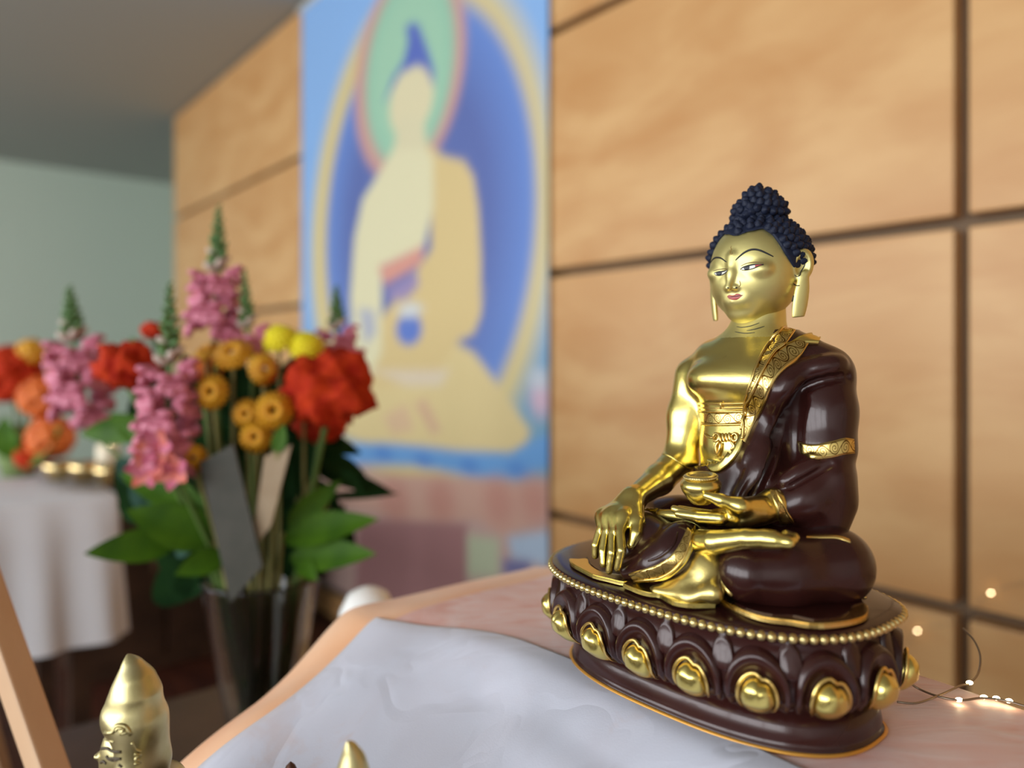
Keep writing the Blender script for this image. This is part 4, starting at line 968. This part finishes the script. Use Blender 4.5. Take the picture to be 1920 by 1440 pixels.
def daisy(cx, cy, r, Y, tilt, label, m=M_yel, dome=False, grp='golden button daisies in the glass vase', eye=True):
    c = FP(cx, cy, Y); px = Y/FPX*H; e = flower('daisy', c, label, 'flower', grp, M_stem, .0022); b = MB(); n = 18
    for ring, (rr, zz, cnt) in enumerate(((1.0, .12, n), (.80, .22, n), (.62, .32, 14)) if not dome else ((1.0, .05, n), (.85, .3, n), (.65, .5, 14), (.42, .64, 10), (.2, .7, 6))):
        for k in range(cnt):
            a = 2*math.pi*(k+.5*(ring % 2))/cnt; M_ = Matrix.Rotation(a, 4, 'Z'); w = .19
            P_ = [(.15, -.05, zz*.6), (.15, .05, zz*.6), (rr*.7, w*.9, zz), (rr*.7, -w*.9, zz), (rr, w*.5, zz-.10), (rr, -w*.5, zz-.10), (rr*.6, 0, zz+.07), (rr*.45, 0, zz*.2-.1)]
            b.add([Vector(q)*r*px for q in P_], [(0, 3, 6), (0, 6, 1), (1, 6, 2), (6, 3, 5), (6, 5, 4), (6, 4, 2), (0, 7, 3), (0, 1, 7), (1, 2, 7), (3, 7, 5), (5, 7, 4), (4, 7, 2)], M_)
    o = b.build('petals', m, e); o.matrix_local = Matrix.Translation(c-e.location) @ basis(tilt)
    if eye and not dome:
        v, f = ico(2, 1); q = obj('disc', [(p[0]*.36*r*px, p[1]*.36*r*px, (.30+.16*p[2])*r*px) for p in v], f, M_eye, e); q.matrix_local = o.matrix_local.copy()
    return e
for (cx, cy, r, Y, tl, lb) in ((437, 664, 36, 4.35, (0, -.75, .65), 'golden daisy at the top centre of its cluster'), (386, 662, 26, 4.5, (-.3, -.6, .7), 'golden daisy half hidden left of the top centre one'),
        (494, 692, 30, 4.35, (.75, -.65, .1), 'golden daisy turned sideways at the right of its cluster'), (398, 735, 32, 4.2, (-.15, -1, .15), 'golden daisy with dark eye just right of the front snapdragon'),
        (514, 770, 34, 4.2, (.1, -1, .15), 'golden daisy with dark eye close to the big red crest'), (463, 776, 27, 4.25, (-.1, -1, .1), 'golden daisy with dark eye in the middle of the lower trio'),
        (480, 819, 29, 4.2, (0, -1, .05), 'lowest golden daisy of the trio above the cards'), (362, 858, 24, 4.15, (.3, -1, -.1), 'golden daisy tucked beside the coral lily')):
    daisy(cx, cy, r*1.1, Y, tl, lb)
daisy(524, 636, 38, 4.55, (-.1, -.6, .8), 'left lemon yellow chrysanthemum at the back of the bouquet', M_yelb, True, 'lemon chrysanthemums in the glass vase'); daisy(573, 648, 36, 4.55, (.2, -.7, .7), 'right lemon yellow chrysanthemum at the back of the bouquet', M_yelb, True, 'lemon chrysanthemums in the glass vase')
# coral lily
c = FP(312, 858, 4.05); e = flower('lily', c, 'coral pink lily low at the front left of the bouquet', 'flower', None, M_stem); px = 4.05/FPX*H
for hc, k0 in (((300, 835), 0), ((330, 880), 1), ((282, 878), 2)):
    hcw = FP(*hc, 4.05)
    for k in range(6):
        a = k*math.pi/3+k0*.5; d = Vector((math.cos(a), -.55, math.sin(a))); put_leaf('petal', hcw, hcw+d.normalized()*46*px, 30*px, M_coral if k % 2 else M_pinkf, e, -.4, face=(0, -1, .1))
# foliage stems with broad leaves
def foliage(label, leaves, m, Y, head, grp='leafy stems in the glass vase'):
    e = flower('leafy_stem', FP(*head, Y), label, 'foliage', grp, M_stem, .0028)
    for (bx, by, tx, ty, w, dy) in leaves: put_leaf('leaf', FP(bx, by, Y), FP(tx, ty, Y+dy), w*Y/FPX*H, m, e, .25, rnd.uniform(-.3, .3))
    return e
foliage('bright leafy stem drooping out to the lower left', [(400, 1010, 238, 955, 84, -.2), (330, 1015, 160, 1036, 62, -.3), (390, 960, 215, 880, 60, .1), (420, 1040, 330, 1075, 50, -.2)], M_leaf, 4.3, (410, 985))
foliage('bright leafy stem spreading out to the lower right', [(530, 1010, 702, 966, 66, -.1), (545, 1045, 696, 1034, 62, -.2), (540, 985, 640, 900, 44, .1), (560, 1050, 590, 1085, 34, -.2)], M_leaf, 4.35, (530, 1000))
foliage('green stem with a long leaf jutting left under the red crest', [(285, 800, 138, 815, 54, .1), (290, 830, 200, 770, 46, .1), (300, 860, 232, 905, 44, -.1), (290, 700, 236, 628, 40, .2), (280, 660, 225, 640, 26, .2)], M_leaf, 4.7, (300, 800))
foliage('dull blue-green leafy stem at the lower left of the bouquet', [(270, 900, 215, 860, 50, 0), (290, 960, 240, 890, 48, 0), (330, 1040, 380, 990, 40, -.1), (300, 900, 265, 960, 36, -.1)], M_leafb, 4.5, (300, 930))
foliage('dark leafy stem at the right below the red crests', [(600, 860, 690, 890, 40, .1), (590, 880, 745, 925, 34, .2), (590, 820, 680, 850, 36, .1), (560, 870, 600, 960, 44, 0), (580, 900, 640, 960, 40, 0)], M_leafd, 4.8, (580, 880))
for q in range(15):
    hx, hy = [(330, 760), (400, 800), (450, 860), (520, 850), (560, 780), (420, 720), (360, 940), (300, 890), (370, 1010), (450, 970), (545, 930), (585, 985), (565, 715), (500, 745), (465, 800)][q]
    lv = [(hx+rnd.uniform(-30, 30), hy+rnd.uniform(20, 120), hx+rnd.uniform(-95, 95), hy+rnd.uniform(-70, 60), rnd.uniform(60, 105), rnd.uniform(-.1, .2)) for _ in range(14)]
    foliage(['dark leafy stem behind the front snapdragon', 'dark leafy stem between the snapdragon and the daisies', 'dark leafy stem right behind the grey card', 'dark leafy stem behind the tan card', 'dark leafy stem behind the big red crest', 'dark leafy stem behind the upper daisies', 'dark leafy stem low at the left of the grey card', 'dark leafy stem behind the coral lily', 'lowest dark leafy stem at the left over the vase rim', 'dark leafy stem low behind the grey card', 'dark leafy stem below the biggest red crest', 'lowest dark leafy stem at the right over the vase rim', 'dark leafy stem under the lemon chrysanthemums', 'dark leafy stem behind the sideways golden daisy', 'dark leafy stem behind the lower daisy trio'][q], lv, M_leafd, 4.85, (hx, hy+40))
foliage('stem with a single upright bright leaf beside the lowest daisy', [(520, 850, 530, 795, 30, 0)], M_leaf, 4.15, (521, 848))
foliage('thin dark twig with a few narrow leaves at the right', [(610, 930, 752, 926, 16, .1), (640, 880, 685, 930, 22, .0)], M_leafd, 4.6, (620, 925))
# two cards pushed in among the stems
def card(name, c4, Y, th, m, label):
    e = [FP(x, y, Y) for x, y in c4]; d = Vector((0, th, 0)); V = e+[p+d for p in e]; o_ = sum(e, Vector())/4
    ob = obj(name, [p-o_ for p in V], [(3, 2, 1, 0), (4, 5, 6, 7), (0, 1, 5, 4), (1, 2, 6, 5), (2, 3, 7, 6), (3, 0, 4, 7)], m, None, False); ob.location = o_; return tag(ob, label, 'card')
card('gift_card', [(374, 868), (437, 833), (492, 1062), (432, 1130)], 4.1, .006, noisy('grey_card', (.042, .042, .03), (.06, .056, .042), 40, .6), 'dark grey card stuck upright in the front of the bouquet')
card('paper_sleeve', [(496, 856), (546, 834), (508, 985), (468, 1040)], 4.15, .003, noisy('tan_paper', (.36, .26, .16), (.42, .32, .21), 30, .7), 'tan paper sleeve stuck among the stems beside the grey card')

# ------------------------------------------------------------------ far table with white cloth, second bouquet
ft = empty('side_table', W(9.4, .6, ZF), WROT, 'dark side table under a white cloth far to the left', 'table')
wpart('tabletop', ft, 8.05, 10.8, -.8, 1.60, -1.5, -1.36, M_dark)
for t_ in (8.3, 10.5):
    for n_ in (-.6, 1.4): wpart('leg', ft, t_-.09, t_+.09, n_-.09, n_+.09, ZF, -1.5, M_dark)
# white cloth with a scalloped drop
nx = 160; per = []; t0, t1, n0, n1 = 7.95, 10.9, -.9, 1.68
for k in range(nx):
    u = k/nx*4; a, b = int(u), u-int(u); c4 = [(t0, n0), (t0, n1), (t1, n1), (t1, n0)]; p, q = c4[a], c4[(a+1) % 4]; per.append((p[0]+(q[0]-p[0])*b, p[1]+(q[1]-p[1])*b))
V, F = [], []; ct, cn = (t0+t1)/2, (n0+n1)/2
for j, (sc_, z) in enumerate(((.0, -1.335), (.6, -1.335), (.985, -1.335), (1.0, -1.36), (1.02, -1.7), (1.035, -2.2), (1.05, -2.72))):
    for k, (a, b) in enumerate(per):
        w = .03*math.sin(k*.9)*max(0, j-3)/3*1.6; V.append(W(ct+(a-ct)*(sc_+w*.6), cn+(b-cn)*(sc_+w), z))
for j in range(6):
    for k in range(nx): F.append((j*nx+k, j*nx+(k+1) % nx, (j+1)*nx+(k+1) % nx, (j+1)*nx+k))
fc = obj('white_tablecloth', V, F, mat('far_white_cloth', (.74, .74, .78), .8)); tag(fc, 'white cloth hanging over the far side table', 'tablecloth')
M_brass = mat('brass', (.82, .62, .30), .25, 1.0)
for k, (px_, py_, Y, r, lb) in enumerate(((110, 922, 8.0, .16, 'leftmost brass offering bowl on the far white table'), (160, 922, 7.9, .17, 'middle brass offering bowl on the far white table'), (205, 925, 7.75, .16, 'right brass offering bowl on the far white table beside the candle'))):
    p = FP(px_, py_, Y); v_, f_ = lathe([(0, 0), (.5*r, 0), (.55*r, .1*r), (.85*r, .7*r), (1.05*r, 1.2*r), (1.0*r, 1.2*r), (.8*r, .75*r), (0, .6*r)], 28)
    o = obj('offering_bowl', [Vector(q)*H for q in v_], f_, M_brass); o.location = (p.x, p.y, CZ-1.335*H); tag(o, lb, 'bowl', 'brass offering bowls on the far table')
p = FP(203, 905, 8.1); cd = empty('candle', (p.x, p.y, CZ-1.335*H), 0, 'short cream candle burning on the far white table', 'candle')
v_, f_ = lathe([(0, 0), (.115, 0), (.12, .36), (.10, .38), (0, .37)], 24); obj('wax', [Vector(q)*H for q in v_], f_, mat('cream_wax', (.85, .74, .55), .5), cd)
v_, f_ = lathe([(0, .36), (.03, .40), (.045, .46), (.03, .54), (0, .62)], 12); obj('flame', [Vector(q)*H for q in v_], f_, mat('flame', (1, .8, .5), .5, emit=(1, .82, .55), estr=9), cd)
# second bouquet
bp = FP(35, 880, 8.3); v_, f_ = lathe([(0, 0), (.16, 0), (.22, .3), (.25, .55), (.24, .56), (.2, .3), (0, .04)], 28)
fv = obj('flower_pot', [Vector(q)*H for q in v_], f_, mat('green_glaze', (.20, .28, .10), .35)); fv.location = (bp.x, bp.y, CZ-1.335*H); tag(fv, 'green glazed pot holding the far orange bouquet', 'pot')
far = [((20, 700), 60, M_redf, 'blurred dark red bloom at the left picture edge'), ((78, 742), 46, M_orangef, 'big blurred orange bloom of the far bouquet'), ((95, 820), 46, M_orangef, 'low blurred orange bloom above the brass bowls'),
       ((58, 662), 30, M_yel, 'blurred yellow bloom at the top of the far bouquet'), ((130, 690), 40, M_coral, 'blurred coral bloom of the far bouquet beside the snapdragon'), ((60, 850), 34, M_redf, 'lowest blurred red bloom over the green pot')]
for k, ((x_, y_), r_, m_, lb) in enumerate(far):
    c = FP(x_, y_, 8.2); px = 8.2/FPX*H; e = empty('far_flower', fv.location+Vector((rnd.uniform(-.02, .02), rnd.uniform(-.02, .02), .02)), 0, lb, 'flower', 'blooms of the far bouquet')
    v, f = tube([Vector((0, 0, 0)), (c-e.location)*.5+Vector((0, 0, .02)), c-e.location], .003, 6); obj('stem', v, f, M_stem, e); b = MB()
    for i in range(26):
        z = 1-2*(i+.5)/26; a = i*2.4; d = Vector((math.sqrt(1-z*z)*math.cos(a), math.sqrt(1-z*z)*math.sin(a), z)); v, f = ico(1, 1)
        b.add([(q[0]*.42, q[1]*.42, q[2]*.24) for q in v], f, Matrix.Translation(d*.72*r_*px) @ basis(d) @ Matrix.Scale(r_*px, 4))
    o = b.build('bloom', m_, e); o.location = c-e.location
for k, (a, b2) in enumerate((((20, 860), (5, 780)), ((30, 860), (20, 830)), ((45, 870), (110, 800)))):
    e = empty('far_leaf_stem', fv.location+Vector((.01*k, 0, .03)), 0, ['green leaf of the far bouquet at the picture edge', 'short green leaf under the dark red bloom', 'green leaf of the far bouquet pointing right'][k], 'foliage', 'leaves of the far bouquet')
    put_leaf('leaf', FP(*a, 8.1), FP(*b2, 8.0), 50*8.1/FPX*H, M_leaf, e)

cb = empty('cabinet', W(12.6, 3.4, ZF), WROT, 'made-up low dark cabinet darkening the gap behind the flowers', 'cabinet')  # invented piece, put here to make the background dark
wpart('body', cb, 12.0, 13.2, 2.0, 5.4, ZF, -2.15, M_dark)
for k in range(3):
    dn0 = 2.06+k*1.12; d_ = wpart('door', cb, 11.93, 12.0, dn0, dn0+1.06, ZF+.25, -2.3, M_dark); h_ = wpart('handle', cb, 11.86, 11.93, dn0+.9, dn0+.96, -3.2, -2.8, M_wire if False else M_joint); h_.parent = d_

# ------------------------------------------------------------------ easel leg at the left edge
M_pine = noisy('pale_pine', (.62, .38, .22), (.70, .46, .28), 14, .5, vscale=(1, 1, .2))
A_ = FP(-60, 1010, 2.9); foot = FP(90, 1440, 2.75); dirv = (foot-A_).normalized(); low = A_+dirv*((A_.z-.0)/-dirv.z)
es = empty('easel', (A_.x-.15, A_.y+.05, 0), 0, 'pale wooden easel whose slanting leg enters at the lower left', 'easel')
def beam(name, p, q, w, d, m, parent):
    p, q = Vector(p)-parent.location, Vector(q)-parent.location; L = (q-p).length; bm = bmesh.new(); box(bm, (0, 0, 0), (w, d, L), bev=.002)
    bmesh.ops.transform(bm, matrix=Matrix.Translation((p+q)/2) @ (q-p).to_track_quat('Z', 'Y').to_matrix().to_4x4(), verts=bm.verts[:]); return bobj(name, bm, m, parent)
top = A_-dirv*.45
beam('leg', top, low, .022, .018, M_pine, es)
mir = Vector((2*top.x-low.x-.05, low.y, low.z)); beam('leg', top+Vector((-.03, 0, 0)), mir, .022, .018, M_pine, es)
beam('leg', top+Vector((-.015, .02, 0)), Vector((top.x-.02, top.y+.42, 0)), .022, .018, M_pine, es)
beam('crossbar', top.lerp(low, .55), (top+Vector((-.03, 0, 0))).lerp(mir, .55), .02, .03, M_pine, es)

# ------------------------------------------------------------------ string of fairy lights beside the pedestal
M_wire = mat('silver_wire', (.30, .24, .18), .35, .9); M_led = mat('warm_led', (1, .8, .5), .4, emit=(1, .80, .45), estr=18)
def tz(px, py, dz=.014): 
    Y = (1.0-dz)*FPX/(py-HZ); return FP(px, py, Y)
def strand(label, pts, leds, r=.0007):
    e = empty('fairy_light_string', pts[0], 0, label, 'string lights', 'fairy light strings'); q = [Vector(p)-e.location for p in spline([tuple(p) for p in pts], 60)]
    v, f = tube(q, r, 5); obj('wire', v, f, M_wire, e); v, f = ico(2, .0022)
    for c in leds:
        o = obj('led', [(p[0], p[1]*.7, p[2]*.6) for p in v], f, M_led, e); o.location = Vector(c)-e.location
    return e
wallp = lambda px, py: (lambda b: W(b[0], NBW+.0, b[1]))(to_ban(px, py))
strand('fairy light wire curling over the cloth and up at the right of the pedestal', [tz(1682, 1316), tz(1720, 1318), tz(1765, 1302), tz(1800, 1286), FP(1818, 1281, 2.25), FP(1834, 1262, 2.3), FP(1838, 1230, 2.35), FP(1826, 1200, 2.4), FP(1806, 1178, 2.45)], [FP(1818, 1280, 2.25)])
strand('fairy light wire running right along the cloth from the pedestal', [tz(1690, 1268, .05), tz(1720, 1290), tz(1760, 1306), tz(1800, 1313), tz(1840, 1309), tz(1880, 1313), tz(1925, 1325)], [tz(1798, 1312), tz(1845, 1307), tz(1868, 1309), tz(1892, 1314)])
strand('added fairy light wire standing in for reflections in the panelled wall', [wallp(1690, 1230), wallp(1720, 1183), wallp(1790, 1165), wallp(1858, 1112), wallp(1930, 1090)], [wallp(1720, 1183), wallp(1858, 1112)], .0004)  # added strand, its glowing leds stand in for reflections in the glossy panels

# ------------------------------------------------------------------ small figures on the step table
M_oldgold = noisy('aged_gold', (.54, .46, .22), (.64, .56, .30), 60, .40, metal=1.0, bump=.15, bd=.0005)
M_olddark = mat('aged_line', (.07, .045, .02), .6)
FG = SDF((-.24, -.26, -.02), (.24, .24, .90), .005)
FG.ell((0, .0, .10), (.20, .19, .11), .03); FG.ell((0, .02, .30), (.15, .115, .20), .06); FG.ell((0, .02, .46), (.145, .10, .08), .05)
FG.chain([(-.12, 0, .46), (-.16, -.05, .30), (-.05, -.15, .22)], [.06, .05, .04], .02); FG.chain([(.12, 0, .46), (.16, -.05, .30), (.05, -.15, .22)], [.06, .05, .04], .02)
FG.cone((0, .02, .50), (0, .01, .62), .05, .045, .03)
FG.ell((0, -.014, .610), (.060, .070, .080), .01); FG.ell((0, -.034, .565), (.048, .050, .045), .03)
FG.chain([(0, -.078, .622), (0, -.092, .580)], [.008, .012], .012); FG.chain([(-.02, -.078, .555), (.02, -.078, .555)], [.006, .006], .008); FG.ell((0, -.070, .528), (.02, .018, .016), .02)
for sx in (-1, 1): FG.ell((sx*.03, -.078, .602), (.018, .012, .009), .008)
FG.inter(lambda x, y, z: (.0-z)+0*x+0*y)
HT = SDF((-.12, -.12, .42), (.12, .13, .90), .004)
HT.ell((0, .010, .705), (.072, .082, .070), .03); HT.chain([(0, .012, .725), (0, .018, .775), (0, .016, .815), (0, .004, .850), (0, -.010, .876)], [.077, .062, .042, .020, .002], .022)
HT.inter(lambda x, y, z: (.672-z)-np.clip(y*4, 0, .3)+0*x)
for sx in (-1, 1): HT.chain([(sx*.050, .030, .70), (sx*.052, .045, .58), (sx*.058, .05, .47)], [.026, .026, .024], .03)
HT.ell((0, .055, .64), (.060, .035, .10), .04)
fV, fF = FG.mesh(1); hV, hF = HT.mesh(3)
def figure(loc, rz, sc_, label):
    e = empty('hatted_figurine', loc, rz, label, 'figurine', 'small gilded figurines on the step table'); e.scale = (sc_, sc_, sc_); return e
f1p = FP(245, 1234, 2.0); base_z = CZ-1.68*H; hgt = (f1p.z-base_z)/H/.866; rz1 = math.atan2(.34, -.94)+math.pi/2
fig1 = figure((f1p.x, f1p.y, base_z), rz1, hgt, 'gilded figurine with a tall pointed cap in profile at the lower left')
fb = npmesh('robed_body', fV, fF, M_oldgold, fig1); fh = npmesh('pointed_cap', hV, hF, M_oldgold, fig1)
bpy.context.view_layer.update(); mw = np.array(fig1.matrix_world)
def tow(V): V = np.asarray(V)*H; return V @ mw[:3, :3].T+mw[:3, 3]
T_f = bvh((tow(fV), fF), (tow(hV), hF)); iw = fig1.matrix_world.inverted()
for nm, pts, r in (('brow', [(200, 1200), (270, 1198), (330, 1232), (440, 1242)], .0009), ('eyelid', [(262, 1290), (285, 1325), (345, 1322), (440, 1326)], .0009), ('eyelid', [(290, 1335), (345, 1352), (400, 1338)], .0006), ('nostril', [(192, 1372), (225, 1358), (255, 1385)], .0009),
                   ('forehead_wrinkle', [(190, 1060), (260, 1100), (350, 1120)], .0005), ('hair_lock', [(160, 985), (250, 1010), (345, 1000), (365, 935), (420, 915), (500, 935), (560, 1040)], .0012), ('hair_lock', [(375, 990), (400, 950), (470, 965), (430, 1020), (520, 1000)], .0010),
                   ('sideburn', [(575, 1130), (610, 1210), (680, 1240)], .0009), ('sideburn', [(600, 1270), (680, 1280), (610, 1330), (680, 1370), (600, 1390)], .0009), ('cheek_line', [(410, 1400), (450, 1430)], .0008)):
    q = []
    for (x, y) in spline([(160+a*.1528, 1220+b*.1528) for a, b in pts], 14):
        r_ = Vector(((x-960)/FPX, 1, -(y-HZ)/FPX)).normalized(); a_, n_, _, _ = T_f.ray_cast(Vector((0, 0, CZ)), r_)
        if a_ is not None: q.append(iw @ a_)
    if len(q) > 3:
        v, f = tube(q, r, 5); obj(nm, v, f, M_oldgold if nm in ('hair_lock', 'sideburn', 'forehead_wrinkle') else M_olddark, fig1)
f2p = FP(655, 1396, 1.7); h2 = (f2p.z-base_z)/H/.866
fig2 = figure((f2p.x, f2p.y, base_z), math.radians(-35), h2, 'second gilded figurine, only its cap tip showing before the white cloth')
fig2.scale = (.68*h2, .68*h2, h2)
for src in (fb, fh): c = src.copy(); COL.objects.link(c); c.parent = fig2
f3p = FP(545, 1427, 2.0); h3 = (f3p.z-base_z)/H
v_, f_ = lathe([(0, 0), (.085, 0), (.085, .03), (.06, .06), (.075, .14), (.07, .24), (.04, .32), (.045, .36), (.03, .40), (.024, h3-.08), (.016, h3-.06), (.022, h3-.035), (.012, h3-.012), (0, h3)], 20)
o = obj('bronze_finial', [Vector(q)*H for q in v_], f_, mat('brown_bronze', (.10, .045, .03), .4, .7)); o.location = (f3p.x, f3p.y, base_z); tag(o, 'dark bronze spired ornament, only its tip showing before the white cloth', 'ornament')
